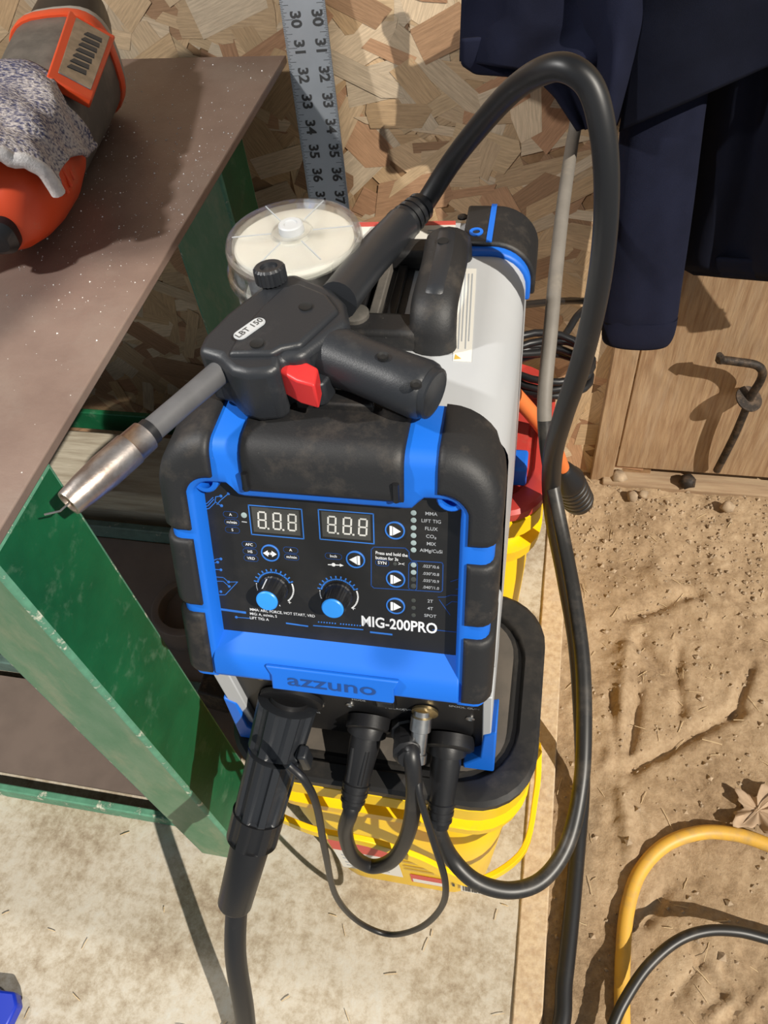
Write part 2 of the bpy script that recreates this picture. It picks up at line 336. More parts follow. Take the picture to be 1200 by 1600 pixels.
def pat(s):
    s = max(0, min(SL[-1], s)); i = 0
    while i < len(SL) - 2 and SL[i+1] < s: i += 1
    t = (s - SL[i]) / max(1e-9, SL[i+1] - SL[i]); a, b = PP[i], PP[i+1]; q = [a[k] + (b[k]-a[k])*t for k in range(4)]
    l = math.hypot(q[2], q[3]); q[2] /= l; q[3] /= l; return q
s_left = lambda b: b
S1 = FB - FR; S2 = S1 + FR*math.pi/2; S3 = S2 + 2*(FH-FR)
s_top = lambda a: S2 + (a + FH - FR)
s_right = lambda b: SL[-1] - b
def skin(s, back, inw, off, wf):                      # a point on the front shell: along the rim, back over the edge, inward on the face
    a, b, na, nb = pat(s); p = F(a - na*inw, b - nb*inw) + V(0, back, 0)
    nrm = (FX*na + V(0, 0, 1)*nb)*(1-wf) + FN*wf; return p + nrm.normalized()*off
RB = .008
def prof(back, inw):
    out = [(back, 0, 0)] + [(RB + (back-RB)*k/3, 0, 0) for k in (2, 1)]
    for k in range(5):
        a = math.pi/2*k/4; out.append((RB*(1-math.sin(a)), RB*(1-math.cos(a)), k/4))
    out += [(0, RB + (inw-RB)*k/3, 1) for k in (1, 2, 3)]; return out
def pad(name, s0, s1, inw, back, th, m, ns=26, edge=.0026):
    mb = MB(); iw = inw if callable(inw) else (lambda s: inw)
    ss = [s0, s0] + [s0 + edge + (s1-s0-2*edge)*k/(ns-1) for k in range(ns)] + [s1, s1]
    ring = []
    for i, s in enumerate(ss):
        P = prof(back, iw(s)); P = [(P[0][0], 0, 0)] + [P[0]] + P[1:-1] + [(0, P[-1][1]-edge, 1), P[-1], P[-1]]
        for j, (bk, iwv, wf) in enumerate(P):
            lowi = i in (0, len(ss)-1); lowj = j in (0, len(P)-1)
            mid = (i in (1, len(ss)-2)) or (j in (1, len(P)-2))
            o = -.002 if (lowi or lowj) else (th*.55 if mid else th)
            ring.append(skin(s, bk, iwv, o, wf))
    nu = len(prof(back, .03)) + 3 ; nu = len(ring)//len(ss); nv = len(ss)
    mb.add(ring, [(j*nu+i, j*nu+i+1, (j+1)*nu+i+1, (j+1)*nu+i) for j in range(nv-1) for i in range(nu-1)])
    return obj(name, mb, m, welder, angle=60)
def sm(x, a, b): t = max(0, min(1, (x-a)/(b-a))); return t*t*(3-2*t)
TA, TB = .074, .053                                    # strap outer and inner edge across the top
def inw_base(s):
    a, b, na, nb = pat(s)
    if S1 <= s <= SL[-1] - S1:
        if nb > .99: return .0285 + .0085 * (1 - sm(abs(a), .056, .066))
        return .0215 + .007*nb
    return .0215
mb = MB(); ss = [SL[-1]*k/150 for k in range(151)]; ring = []
for s in ss:
    iw = inw_base(s); P = prof(.045, iw - .002)
    for (bk, i_, wf) in P: ring.append(skin(s, bk, i_, 0, wf))
    a, b, na, nb = pat(s)
    for (c, i_) in ((-.002, iw), (-.0150, iw + .002)): ring.append(F(a - na*i_, b - nb*i_, c))
nu = len(ring)//len(ss)
mb.add(ring, [(j*nu+i, j*nu+i+1, (j+1)*nu+i+1, (j+1)*nu+i) for j in range(len(ss)-1) for i in range(nu-1)])
bez = obj('bezel', mb, M['blue'], welder, angle=50)
def inw_corner(s):
    a, b, na, nb = pat(s); return .017 + .0065*max(0, nb)
pad('corner_bumper', s_left(.128), s_top(-TA), inw_corner, .045, .004, M['black'])
pad('corner_bumper', s_top(TA), s_right(.134), inw_corner, .045, .004, M['black'])
for z0, z1 in ((.004, .058), (.066, .120)): pad('side_bumper', s_left(z0), s_left(z1), .017, .045, .004, M['black'], 12)
for z0, z1 in ((.004, .060), (.072, .120)): pad('side_bumper', s_right(z1), s_right(z0), .017, .045, .004, M['black'], 12)
flap = pad('hood_flap', s_top(-TB), s_top(TB), .0305, .047, .005, M['black'], 20)
mb = MB(); q = [F(-.012, FB+.005, -.032), F(.034, FB+.005, -.032), F(.030, FB+.011, -.026), F(-.008, FB+.011, -.026)]
zt = .7115
mb.prism([(WX-.022, .338, zt-.003), (WX+.030, .338, zt-.003), (WX+.026, .352, zt-.003), (WX-.018, .352, zt-.003)], (0, 0, .007)); obj('latch', mb, M['black'], flap, bevel=.0015)
for a in (-.049, .049):
    mb = MB(); mb.tube([F(a, .164, .005), F(a, .177, .007)], .0022, 8); obj('hinge', mb, M['blackc'], flap)
# bottom lip with name plaque
def lipsec(a): return [F(a, .036, -.0155), F(a, .033, -.013), F(a, .024, -.001), F(a, .018, .003), F(a, .004, .003), F(a, .001, .000), F(a, .001, -.030), F(a, .036, -.030)]
mb = MB(); mb.prism(lipsec(-.092), (.184, 0, 0)); lip = obj('lower_lip', mb, M['blue'], welder, bevel=.0012)
mb = MB(); pl = [(-.050, .020), (.050, .020), (.046, .012), (.046, -.001), (-.046, -.001), (-.046, .012)]
mb.prism([F(a, b, .0025) for a, b in pl], FN*.004); plaque = obj('name_plaque', mb, M['blue'], lip, bevel=.0012)
mb = MB(); mb.prism([F(a, b, .0060) for a, b in ((-.040, .0155), (.040, .0155), (.040, .0025), (-.040, .0025))], FN*.0008); 
text('azzuno', .0155, F(0, .0098, .0066), FX, FE, M['inkbd'], plaque, .012, wide=1.55)
# control panel
PC = -.0135
mb = MB(); mb.prism([F(a, b, PC) for a, b in ((-.095, .030), (.095, .030), (.095, .174), (-.095, .174))], FN*-.004); panel = obj('control_panel', mb, M['panel'], welder)
def pp(x, y): return fpx(x, y, PC)
def ptext(s, x, y, size, m='ink', bold=.0, ax='CENTER', wide=1.0):
    a, b = pp(x, y); return text(s, size, F(a, b, PC), FX, FE, M[m], panel, bold, ax, wide=wide)
def pline(pts, wd, m='inkb', name='printed_line', px=True, closed=False):
    P = [Vector((*pp(*p), 0)) if px else Vector((*p, 0)) for p in pts]; mb = MB()
    if closed: P = P + [P[0]]
    for i in range(len(P)-1):
        d = (P[i+1]-P[i]); 
        if d.length < 1e-7: continue
        d.normalize(); nn = V(-d.y, d.x, 0)*wd/2; a, b = P[i] - d*wd*.3, P[i+1] + d*wd*.3
        mb.add([F(q.x, q.y, PC+.00015) for q in (a-nn, b-nn, b+nn, a+nn)], [(0, 1, 2, 3)])
    return obj(name, mb, M[m], panel, smooth=False)
def pdisc(c, r, m, h=.0004, name='lamp', n=20, par=None):
    mb = MB(); mb.lathe(F(c[0], c[1], PC), FN, [(0, r), (h*.8, r), (h, r*.85)], n); return obj(name, mb, M[m], par or panel)
def pill(x, y, s, wpx=26, size=.0030):
    a, b = pp(x, y); hw = wpx*.00042/2; hh = .0023; P = rrect(a-hw, a+hw, b-hh, b+hh, .0021, 4)
    pline(P, .0004, 'inkbd', 'pill_outline', False, True); text(s, size, F(a, b, PC), FX, FE, M['ink'], panel, .012)
for x, y, s in ((361,803,'A'), (363,815,'m/min'), (364,827,'S'), (390,850,'AFC'), (391.5,861,'HS'), (393,871.5,'VRD'), (454.5,859,'A'), (456,870,'m/min')): pill(x, y, s, 25)
pill(521, 869, 'Inch', 28)
pdisc(pp(382, 804), .0021, 'led'); pline([(379,814), (386,815)], .0008, 'inkd')
# displays
SEG = {'a': ((0,2),(1,2)), 'b': ((1,2),(1,1)), 'c': ((1,1),(1,0)), 'd': ((0,0),(1,0)), 'e': ((0,1),(0,0)), 'f': ((0,2),(0,1)), 'g': ((0,1),(1,1))}
for (cx, cy, digs) in ((432, 815, ('abcdefg', 'abcdefg', 'bcdefga')), (541, 823, ('abcdefg', 'abcdefg', 'abcdefg'))):
    a0, b0 = pp(cx, cy); hw, hh = .0188, .0115
    mb = MB(); mb.prism([F(a, b, PC) for a, b in ((a0-hw+.002, b0-hh+.0025), (a0+hw-.002, b0-hh+.0025), (a0+hw-.002, b0+hh-.001), (a0-hw+.002, b0+hh-.001))], FN*.0006)
    dsp = obj('display', mb, M['lcd'], panel)
    P = [(a0-hw, b0-hh), (a0+hw, b0-hh), (a0+hw, b0+hh), (a0-hw, b0+hh)]; pline(P, .0008, 'inkb', 'display_border', False, True)
    for k, dg in enumerate(digs):
        mb = MB(); ox = a0 - .0128 + k*.0107; oy = b0 - .0052; ww, hh2 = .0052, .0062
        for sg in dg:
            (x0, y0), (x1, y1) = SEG[sg]; p0 = V(ox + x0*ww + y0*.0004, oy + y0*hh2, 0); p1 = V(ox + x1*ww + y1*.0004, oy + y1*hh2, 0)
            d = (p1-p0).normalized(); nn = V(-d.y, d.x, 0)*.00062; e0, e1 = p0 + d*.0004, p1 - d*.0004
            mb.add([F(q.x, q.y, PC+.0008) for q in (e0-nn, e1-nn, e1+nn, e0+nn)], [(0, 1, 2, 3)])
        if k < 2:
            x_ = ox + ww + .0018; mb.add([F(x_+i, oy-.0002+j, PC+.0008) for i, j in ((-.0007,-.0007), (.0007,-.0007), (.0007,.0007), (-.0007,.0007))], [(0,1,2,3)])
        obj('digit', mb, M['seg'], dsp, smooth=False)
# buttons
def button(x, y, kind):
    a, b = pp(x, y); r = .0068
    mb = MB(); mb.lathe(F(a, b, PC), FN, [(0, r), (.0008, r), (.0010, r*.97), (.0010, r*.86), (.0004, r*.84)], 28); bt = obj('button', mb, M['inkb'], panel)
    mb = MB(); mb.lathe(F(a, b, PC), FN, [(0, r*.84), (.0006, r*.84), (.0010, r*.7)], 24); obj('button_face', mb, M['panel'], bt)
    tri = {'r': [(-.0012, -.0034), (.0042, 0), (-.0012, .0034)], 'l': [(.0012, -.0034), (.0012, .0034), (-.0042, 0)]}
    mb = MB(); c = PC + .0013
    if kind in tri:
        mb.add([F(a+p, b+q, c) for p, q in tri[kind]], [(0, 1, 2)]); sg = -1 if kind == 'r' else 1
        mb.add([F(a+sg*p, b+q, c) for p, q in ((.0016, -.0036), (.0034, -.0036), (.0034, .0036), (.0016, .0036))], [(0, 1, 2, 3)])
    else:
        for sg in (-1, 1):
            mb.add([F(a+sg*p, b+q, c) for p, q in ((.0050, 0), (.0014, .0026), (.0014, -.0026))], [(0, 1, 2)])
            mb.add([F(a+sg*p, b+q, c) for p, q in ((0.0003, -.0010), (.0018, -.0010), (.0018, .0010), (.0003, .0010))], [(0, 1, 2, 3)])
    obj('arrow_mark', mb, M['ink'], bt, smooth=False)
for x, y, k in ((423, 863, 'lr'), (555.5, 874, 'l'), (617, 829, 'r'), (618, 905, 'r'), (618, 947, 'r')): button(x, y, k)
pline([(513,882), (531,883)], .0008, 'ink'); pdisc(pp(521, 882.3), .0014, 'ink', .0003, 'symbol_dot'); a, b = pp(531, 883)
mb = MB(); mb.add([F(a+p, b+q, PC+.0002) for p, q in ((0, -.0013), (.0028, 0), (0, .0013))], [(0, 1, 2)]); obj('symbol_arrow', mb, M['ink'], panel, smooth=False)
# lamps and mode list
for y, s in ((802, 'MMA'), (813.5, 'LIFT TIG'), (825.4, 'FLUX'), (837.4, 'CO₂'), (849, 'MIX'), (860, 'AlMg/CuSi')):
    pdisc(pp(646, y), .0019, 'led'); ptext(s, 673.5, y + 2, .0036, 'inkd', .008)
for i, (y, s) in enumerate(((883.5, '.023"/0.6'), (895, '.030"/0.8'), (906, '.035"/0.9'), (916.4, '.040"/1.0'))):
    pdisc(pp(646, y), .0019, 'led' if i < 2 else 'leddark'); ptext(s, 673, y + 3, .0032, 'inkd', .008)
for y, s in ((939, '2T'), (950.5, '4T'), (962, 'SPOT')): pdisc(pp(646, y), .0016, 'leddark'); ptext(s, 672, y + 1.5, .0036, 'inkd', .008)
ptext('Press and hold the', 586.5, 864, .0036, 'ink', .012, 'LEFT', .82); ptext('button for 3s', 586.5, 871.5, .0036, 'ink', .012, 'LEFT', .82)
pill(597, 880, 'SYN', 22, .0034); pdisc(pp(617, 881.5), .0014, 'leddark'); ptext('><', 627, 882, .004, 'ink', .0)
pline([(584,855), (633,857), (639,863), (639,872), (644,877), (690,880), (692,883), (691,924), (688,926), (584,919), (580,915), (580,859), (584,855)], .0007, 'inkbd')
pline([(642,879), (650,879.5), (652,882), (651,921), (648,923), (640,922), (638,919), (638.5,882), (642,879)], .0006, 'inkbd')
ptext('MIG-200PRO', 623, 977.5, .0125, 'ink', .022, wide=.80)
for y, s in ((951, 'MMA: ARC FORCE, HOT START, VRD'), (957.5, 'MIG: A, m/min, S'), (964, 'LIFT TIG: A')): ptext(s, 391, y, .0033, 'ink', .006, 'LEFT', .92)
ptext('- A', 432, 943, .005, 'ink', .01); ptext('+', 453, 941, .005, 'ink'); ptext('+', 552, 951, .006, 'ink')
# dials with knobs
for (cx, cy, mark) in ((429.5, 917, 1), (529, 929, 0)):
    a, b = pp(cx, cy); r = .0128
    def arc(a0, a1, rr, wd, m, n=20):
        pline([(a + rr*math.cos(math.radians(a0+(a1-a0)*k/n)), b + rr*math.sin(math.radians(a0+(a1-a0)*k/n))) for k in range(n+1)], wd, m, 'dial_arc', False)
    arc(25, 165, r*1.0, .0012, 'inkb'); arc(-48, 18, r*1.10, .0011, 'ink', 10); arc(172, 200, r*1.06, .0008, 'ink', 6)
    for k in range(11):
        t = math.radians(25 + 14*k); pline([(a + (r+.0012)*math.cos(t), b + (r+.0012)*math.sin(t)), (a + (r+.0026)*math.cos(t), b + (r+.0026)*math.sin(t))], .0010, 'inkb', 'dial_tick', False)
    kb = MB(); n = 40; R0 = .0098
    def kf(u, v):
        hs = [(0, 1.08), (.002, 1.08), (.003, 1.0), (.0150, .90), (.0166, .84)][round(v*4)]
        rr = R0*hs[1]*(1 + (.018*math.cos(u*2*math.pi*20) if .2 < v < .8 else 0)); t = u*2*math.pi; return F(a + rr*math.cos(t), b + rr*math.sin(t), PC + hs[0])
    kb.grid(kf, 80, 5, True); kb.f.append(tuple(range(320, 400))); kn = obj('knob', kb, M['blackc'], panel, angle=30)
    mb = MB(); mb.lathe(F(a, b, PC + .0150), FN, [(0, R0*.80), (.0024, R0*.80), (.0031, R0*.72), (.0033, .0001)], 32); obj('knob_cap', mb, M['knobcap'], kn)
    if mark:
        mb = MB(); t = math.radians(112)
        mb.add([F(a + rr*math.cos(t+q), b + rr*math.sin(t+q), PC + h) for rr, h, q in ((R0*1.02, .004, -.06), (R0*1.02, .004, .06), (R0*.93, .0150, .06), (R0*.93, .0150, -.06))], [(0, 1, 2, 3)]); obj('pointer', mb, M['ink'], kn, smooth=False)
# circuit graphics
for P in ([(315,796),(328,793),(337,784),(338,775),(346,774)], [(316,792),(326,789),(335,779)], [(316,788),(325,785),(334,776)], [(358,770),(346,780),(340,787)], [(338,783),(346,789)],
          [(323,875),(335,874),(340,872),(346,872)], [(323,878),(337,878),(341,877)], [(331,883),(336,888),(346,889)], [(328,899),(350,901),(358,908),(372,908),(353,928),(334,928)], [(329,906),(350,907),(358,914)],
          [(320,808),(318,813)], [(684,934),(695,934),(704,931),(724,932)], [(686,938),(703,962)], [(697,947),(706,941),(722,943)], [(704,910),(716,906),(726,909),(724,920),(712,922)], [(370,963),(392,965)]):
    pline(P, .0006, 'inkb' if P[0][0] < 600 else 'inkbd')
for x, y in ((346,774),(358,770),(347,789),(319,807),(346,872),(341,877),(331,882),(346,889),(358,908),(359,915),(346,923),(370,963)): pdisc(pp(x, y), .0011, 'inkb', .0003, 'trace_dot')
pline([(336,949),(384,956)], .0020); pline([(448,973),(481,978)], .0013); pline([(490,977),(567,984)], .0009); pline([(579,988),(612,992)], .0015); pline([(676,985),(722,990)], .0008, 'inkbd')
for k in range(16):
    if k != 7: pdisc(pp(498 + k*4.3, 971.5 + k*.42), .0006, 'inkb', .0003, 'trace_dot', 8)
for sx in (-1, 1):
    mb = MB(); mb.lathe(F(sx*.082, .164, -.015), FN, [(0, .0095), (.010, .0095), (.011, .0085), (.011, .006), (.003, .006)], 24); obj('screw_boss', mb, M['blue'], bez)
# housing
BW = .1075; BCX = -.1245; BX0, BX1, BZ0, BZ1, BR = BCX-BW, BCX+BW, .412, .700, .028
def housing_sec(off=0):
    P = rrect(BX0-off, BX1+off, BZ0-off, BZ1+off, BR, 7); return P
mb = MB(); sec = housing_sec(); n = len(sec)
ys = [.338, .562, .570]
mb.add([(x, y, z) for y in ys for x, z in sec], [(j*n+i, j*n+(i+1) % n, (j+1)*n+(i+1) % n, (j+1)*n+i) for j in range(2) for i in range(n)]); mb.f.append(tuple(range(2*n, 3*n)))
# the front opening stops below the hood
hs = MB(); hs.add([p for p in mb.v], mb.f); house = obj('housing', hs, M['white'], welder, angle=40)
mb = MB(); mb.box((BX0, .250, BZ0), (BX1, .345, .515)); obj('lower_housing', mb, M['white'], welder, bevel=.003)
# rear frame with corner guards
def guard(sx):
    mb = MB(); cx = BCX + sx*(BW-BR); P = []
    arc = [(BCX + sx*.056, BZ1)] + [(cx + sx*BR*math.sin(math.radians(9*k)), BZ1-BR+BR*math.cos(math.radians(9*k))) for k in range(11)] + [(BCX+sx*BW, .660)]
    def sec(o): 
        out = []
        for (x, z) in arc:
            dx, dz = x - cx, z - (BZ1-BR)
            if sx*dx <= 0: nx_, nz_ = 0, 1
            elif dz <= 0: nx_, nz_ = sx, 0
            else: l = math.hypot(dx, dz); nx_, nz_ = dx/l, dz/l
            out.append((x + nx_*o, z + nz_*o))
        return out
    for nm, y0, y1, o, m in (('guard_trim', .524, .578, .0035, 'blue'), ('corner_guard', .532, .586, .007, 'black')):
        A, B = sec(o), sec(-.002); mb = MB(); n = len(A)
        mb.prism([(x, y0, z) for x, z in A] + [(x, y0, z) for x, z in B[::-1]], (0, y1-y0, 0)); g = obj(nm, mb, M[m], welder, bevel=.002)
    mb = MB(); mb.box((BCX+sx*.077-.0022, .533, BZ1+.0065), (BCX+sx*.077+.0022, .586, BZ1+.0078)); obj('guard_stripe', mb, M['blue'], g)
    mb = MB(); mb.lathe((BCX+sx*.066, .546, BZ1+.0068), (0, 0, 1), [(0, .0055), (.001, .0055), (.001, .003), (.0002, .003)], 18); obj('guard_screw', mb, M['blue'], g)
guard(1); guard(-1)
mb = MB(); mb.box((BX0+.006, .570, BZ0+.006), (BX1-.006, .582, BZ1-.006)); obj('rear_panel', mb, M['black'], welder, bevel=.006)
for x, y in ((727, 341),):
    p = at(x, y, Z=BZ1); mb = MB(); mb.lathe((p.x, p.y, BZ1), (0, 0, 1), [(0, .0042), (.0012, .0042), (.0022, .002)], 14); obj('screw', mb, M['blackc'], welder)
# connector panel under the lip
CY = .243
mb = MB(); mb.box((BX0+.010, CY, BZ0+.002), (BX1-.005, CY+.006, .532)); cp = obj('connector_panel', mb, M['cpanel'], welder)
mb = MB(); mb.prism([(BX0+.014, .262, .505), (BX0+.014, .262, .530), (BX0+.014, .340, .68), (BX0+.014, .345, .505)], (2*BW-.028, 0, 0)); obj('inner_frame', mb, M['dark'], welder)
for x0, x1 in ((BX0-.002, BX0+.012), (BX1-.006, BX1+.001)):
    mb = MB(); mb.box((x0, CY-.006, BZ0), (x1, CY+.02, .53)); obj('side_flange', mb, M['white'], welder, bevel=.001)
for sx in (-1, 1):
    x = BCX + sx*(BW+.001); mb = MB()
    mb.prism([(x+sx*.004, .230, .402), (x-sx*.022, .230, .402), (x-sx*.022, .230, .410), (x-sx*.008, .232, .424), (x-sx*.006, .236, .462), (x+sx*.004, .236, .470)], (0, .030, 0)); obj('foot', mb, M['blue'], welder, bevel=.0015)
    mb = MB(); mb.box((x-.012, .545, .402), (x+.012, .575, .430)); obj('foot', mb, M['blue'], welder, bevel=.003)
def ctext(s, x, y, size, m='inkd'):
    p = at(x, y, Y=CY); text(s, size, (p.x, CY-.0002, p.z), (1,0,0), (0,0,1), M[m], cp, .0)
ctext('SPOOL GUN', 560, 1076, .0040); ctext('MODE', 553, 1081, .0040); ctext('STANDARD', 562, 1088, .0040); ctext('MODE', 556, 1093, .0040)
ctext('SPOOL GUN', 720, 1107, .0042); ctext('1 (EURO)', 612, 1107, .0040); ctext('CURRENT', 640, 1110, .0036); ctext('-D', 492, 1101, .0045); ctext('GAS', 490, 1111, .004)
p = at(720, 1100, Y=CY); mb = MB(); mb.box((p.x-.012, CY-.0004, p.z-.0002), (p.x+.012, CY, p.z+.0004)); obj('printed_line', mb, M['inkd'], cp)
for x, y in ((404, 1056), (543, 1100), (497, 1100), (730, 1124), (662, 1085)):
    p = at(x, y, Y=CY); mb = MB(); mb.lathe((p.x, CY, p.z), (0,-1,0), [(0, .0036), (.001, .0036), (.0016, .002), (.0008, .0012)], 14); obj('screw', mb, M['brass' if x < 410 else 'steel'], cp)
p = at(598, 1094, Y=CY); mb = MB(); mb.box((p.x-.008, CY-.003, p.z-.009), (p.x+.008, CY, p.z+.009)); sw = obj('rocker_switch', mb, M['blackc'], cp, bevel=.001)
mb = MB(); mb.prism([(p.x-.006, CY-.003, p.z-.007), (p.x-.006, CY-.003, p.z+.007), (p.x-.006, CY-.006, p.z+.006), (p.x-.006, CY-.0035, p.z)], (.012, 0, 0)); obj('rocker', mb, M['gunb'], sw)
# top stickers
def tp(x, y, z=BZ1): return at(x, y, Z=z)
def top_quad(pts, m, name, par, lift=.0004):
    mb = MB(); mb.prism([V(*tp(x, y).xy, BZ1 + .0001) for x, y in pts], (0, 0, lift)); return obj(name, mb, M[m], par, smooth=False)
wl = top_quad([(716,421),(747,422),(736,568),(707,566)], 'label', 'warning_sticker', welder)
for k in range(4):
    x = 721 + k*5.5; top_quad([(x+2,430),(x+4.2,430),(x-6+2,548 - 12*(k % 2)),(x-6,548 - 12*(k % 2))], 'inkd', 'sticker_print', wl, .0006)
top_quad([(711,556),(720,563),(709,564)], 'labely', 'warning_triangle', wl, .0006)
rl = top_quad([(562,348),(716,347),(714,377),(560,380)], 'label', 'rear_sticker', welder)
top_quad([(562,348),(716,347),(716,353),(562,355)], 'labelred', 'sticker_print', rl, .0006); top_quad([(598,350),(602,345),(606,350)], 'labely', 'warning_triangle', rl, .0009)
for k in range(4): top_quad([(672,361+k*4),(709-5*(k%2),360+k*4),(709-5*(k%2),361.5+k*4),(672,362.5+k*4)], 'inkd', 'sticker_print', rl, .0006)
top_quad([(582,362),(600,361),(598,370),(580,371)], 'labelred', 'sticker_print', rl, .0006)
# carry handle on top, with a recess beside it
hy0, hy1 = tp(672, 550).y, tp(672, 362, .722).y; hx = tp(676, 470, .735).x
hp = spl([(hx, hy0+.004, .700), (hx, hy0+.006, .715), (hx, hy0+.020, .727), (hx+.002, (hy0+hy1)/2, .732), (hx, hy1-.022, .727), (hx, hy1-.006, .716), (hx, hy1-.002, .700)], 5)
mb = MB(); m_ = len(hp); mb.tube(hp, .0162, 16, True, .60); hd = obj('carry_handle', mb, M['black'], welder, angle=60)
mb = MB(); gp = [p + V(.0, 0, .0015) for p in hp[9:22]]; mb.tube(gp, [.0075] + [.0112]*(len(gp)-2) + [.0075], 14, True, .82); gr = obj('grip_insert', mb, M['gunb'], hd, angle=60)
mb = MB(); mb.lathe((hx, (hy0+hy1)/2+.012, .7410), (0,0,1), [(0, .004), (.0016, .004), (.0016, .002)], 14); obj('screw_hole', mb, M['dark'], hd)
mb = MB(); mb.box((hx-.066, hy0-.002, .699), (hx+.012, hy0+.022, .716)); obj('handle_mount', mb, M['black'], hd, bevel=.004)
mb = MB(); mb.box((hx-.066, hy1-.020, .699), (hx+.012, hy1+.002, .716)); obj('handle_mount', mb, M['black'], hd, bevel=.004)
mb = MB(); mb.box((hx-.064, hy0+.022, .6995), (hx-.026, hy1-.02, .7012)); rc = obj('top_recess', mb, M['black'], welder)
for k, x in enumerate((hx-.058, hx-.046, hx-.034)):
    mb = MB(); mb.box((x-.0035, hy0+.024, .701), (x+.0035, hy1-.022, .707 + .003*(k % 2))); obj('rail', mb, M['tool_grey' if k == 1 else 'blackc'], rc, bevel=.001)
mb = MB(); mb.lathe((hx-.056, hy0+.015, .716), (0,0,1), [(0, .010), (.003, .010), (.004, .008)], 20); obj('mount_cap', mb, M['tool_grey'], hd)
# ------------------------------------------------------------------ buckets
def bucket(label, x0, x1, y0, y1, ztop, lidmat, taper, front):
    cx, cy = (x0+x1)/2, (y0+y1)/2
    b = thing('bucket', label, 'bucket', (cx, cy, 0), group='yellow buckets under the welder')
    mb = MB(); R = .052; prof_ = [(0, -taper), (.006, -taper+.003), (.55, -taper*.42), (.745, -.010), (.75, .002), (.80, .004), (.805, -.007), (.87, -.006), (.875, .004), (.945, .005), (.95, -.001), (.975, -.001)]
    nring = None
    for k, (zz, o) in enumerate(prof_):
        oy = o*.3 if o < -.011 else o; P = rrect(x0-o, x1+o, y0-oy, y1+oy, R, 7); nring = len(P); mb.v += [(x, y, ztop*zz) for x, y in P]
        if k: mb.f += [((k-1)*nring+i, (k-1)*nring+(i+1) % nring, k*nring+(i+1) % nring, k*nring+i) for i in range(nring)]
    mb.f.append(tuple(range(nring))); body = obj('body', mb, M['yellow'], b, angle=50)
    mb = MB(); prl = [(ztop-.016, .006), (ztop-.004, .007), (ztop, .004), (ztop, -.010), (ztop-.002, -.012), (ztop-.007, -.013), (ztop-.007, -.019), (ztop-.003, -.021), (ztop-.003, -.055)]
    for k, (zz, o) in enumerate(prl):
        P = rrect(x0-o, x1+o, y0-o, y1+o, R if o > -.02 else R*.75, 7); mb.v += [(x, y, zz) for x, y in P]
        if k: mb.f += [((k-1)*nring+i, (k-1)*nring+(i+1) % nring, k*nring+(i+1) % nring, k*nring+i) for i in range(nring)]
    mb.f.append(tuple(range((len(prl)-1)*nring, len(prl)*nring))); lid = obj('lid', mb, lidmat, b, angle=40)
    if front:
        lid.data.materials.append(M['lidtop'])
        for q in lid.data.polygons:
            if q.normal.z > .8 and max((lid.data.vertices[v].co.x + cx - x0) * (x1 - lid.data.vertices[v].co.x - cx) for v in q.vertices) > (x1-x0)*.03 and all(abs(lid.data.vertices[v].co.z - ztop + .003) < .0006 for v in q.vertices): q.material_index = 1
    return b, body, lid
LZ = .402
b1, body1, lid1 = bucket('yellow square bucket with dusty black lid under the front of the welder', -.240, .019, .208, .402, LZ, M['lid'], .030, True)
mb = MB()
bail = spl([(.030, .300, .300), (.032, .268, .255), (.024, .225, .200), (-.018, .195, .178), (-.050, .190, .215), (-.080, .188, .262), (-.120, .187, .292), (-.180, .188, .298), (-.232, .206, .30), (-.251, .255, .308), (-.251, .30, .31)], 6)
rr_ = []
for i, p in enumerate(bail):
    t = (bail[min(i+1, len(bail)-1)] - bail[max(i-1, 0)]).normalized(); up = V(0, 0, 1); up = (up - t*up.dot(t)).normalized(); sd = t.cross(up)
    rr_ += [p + up*.008 + sd*.0028, p - up*.008 + sd*.0028, p - up*.008 - sd*.0028, p + up*.008 - sd*.0028]
n_ = len(bail); mb.add(rr_, [(4*i+k, 4*i+(k+1) % 4, 4*i+4+(k+1) % 4, 4*i+4+k) for i in range(n_-1) for k in range(4)] + [(3,2,1,0), tuple(range(4*n_-4, 4*n_))]); obj('bail_handle', mb, M['yellow'], b1, bevel=.0008)
for x in (.022, -.243):
    mb = MB(); mb.lathe((x, .300, .305), (1 if x > 0 else -1, 0, 0), [(0, .012), (.004, .012), (.008, .007)], 16); obj('bail_pivot', mb, M['yellow'], b1)
def blab(x0, x1, z0, z1, m, name, par=None, lift=0):
    f0 = lambda z: .208 + .030*.3 - (.030-.0126)*.3*(z/(.55*LZ)) - .0012 - lift
    mb = MB(); mb.prism([(x0, f0(z0), z0), (x1, f0(z0), z0), (x1, f0(z1), z1), (x0, f0(z1), z1)], (0, -.0003, 0)); return obj(name, mb, M[m], par or body1, smooth=False)
pl1 = blab(-.185, -.110, .045, .185, 'label', 'paper_label'); blab(-.185, -.115, .135, .180, 'labelred', 'label_print', pl1, .0005)
for z in (.060, .075, .095, .110): blab(-.178, -.125, z, z+.004, 'inkd', 'label_print', pl1, .0005)
pl2 = blab(-.100, -.058, .030, .070, 'labelred', 'paper_label'); blab(-.098, -.060, .034, .050, 'label', 'label_print', pl2, .0005)
for z in (.090, .105, .125, .150): blab(-.105, -.070, z, z+.006, 'labely', 'label_print')
pl3 = blab(-.040, .000, .028, .075, 'label', 'barcode_label')
for k in range(14): blab(-.037 + k*.0026, -.0358 + k*.0026 + .0006*(k % 3), .034, .068, 'barc', 'bar', pl3, .0006)
blab(-.050, -.047, .045, .060, 'barc', 'label_print')
b2, body2, lid2 = bucket('yellow square bucket with red lid under the back of the welder', -.243, .012, .515, .745, LZ-.002, M['lidred'], .025, False)
# debris on the black lid
p = at(505, 1205, Z=.405)

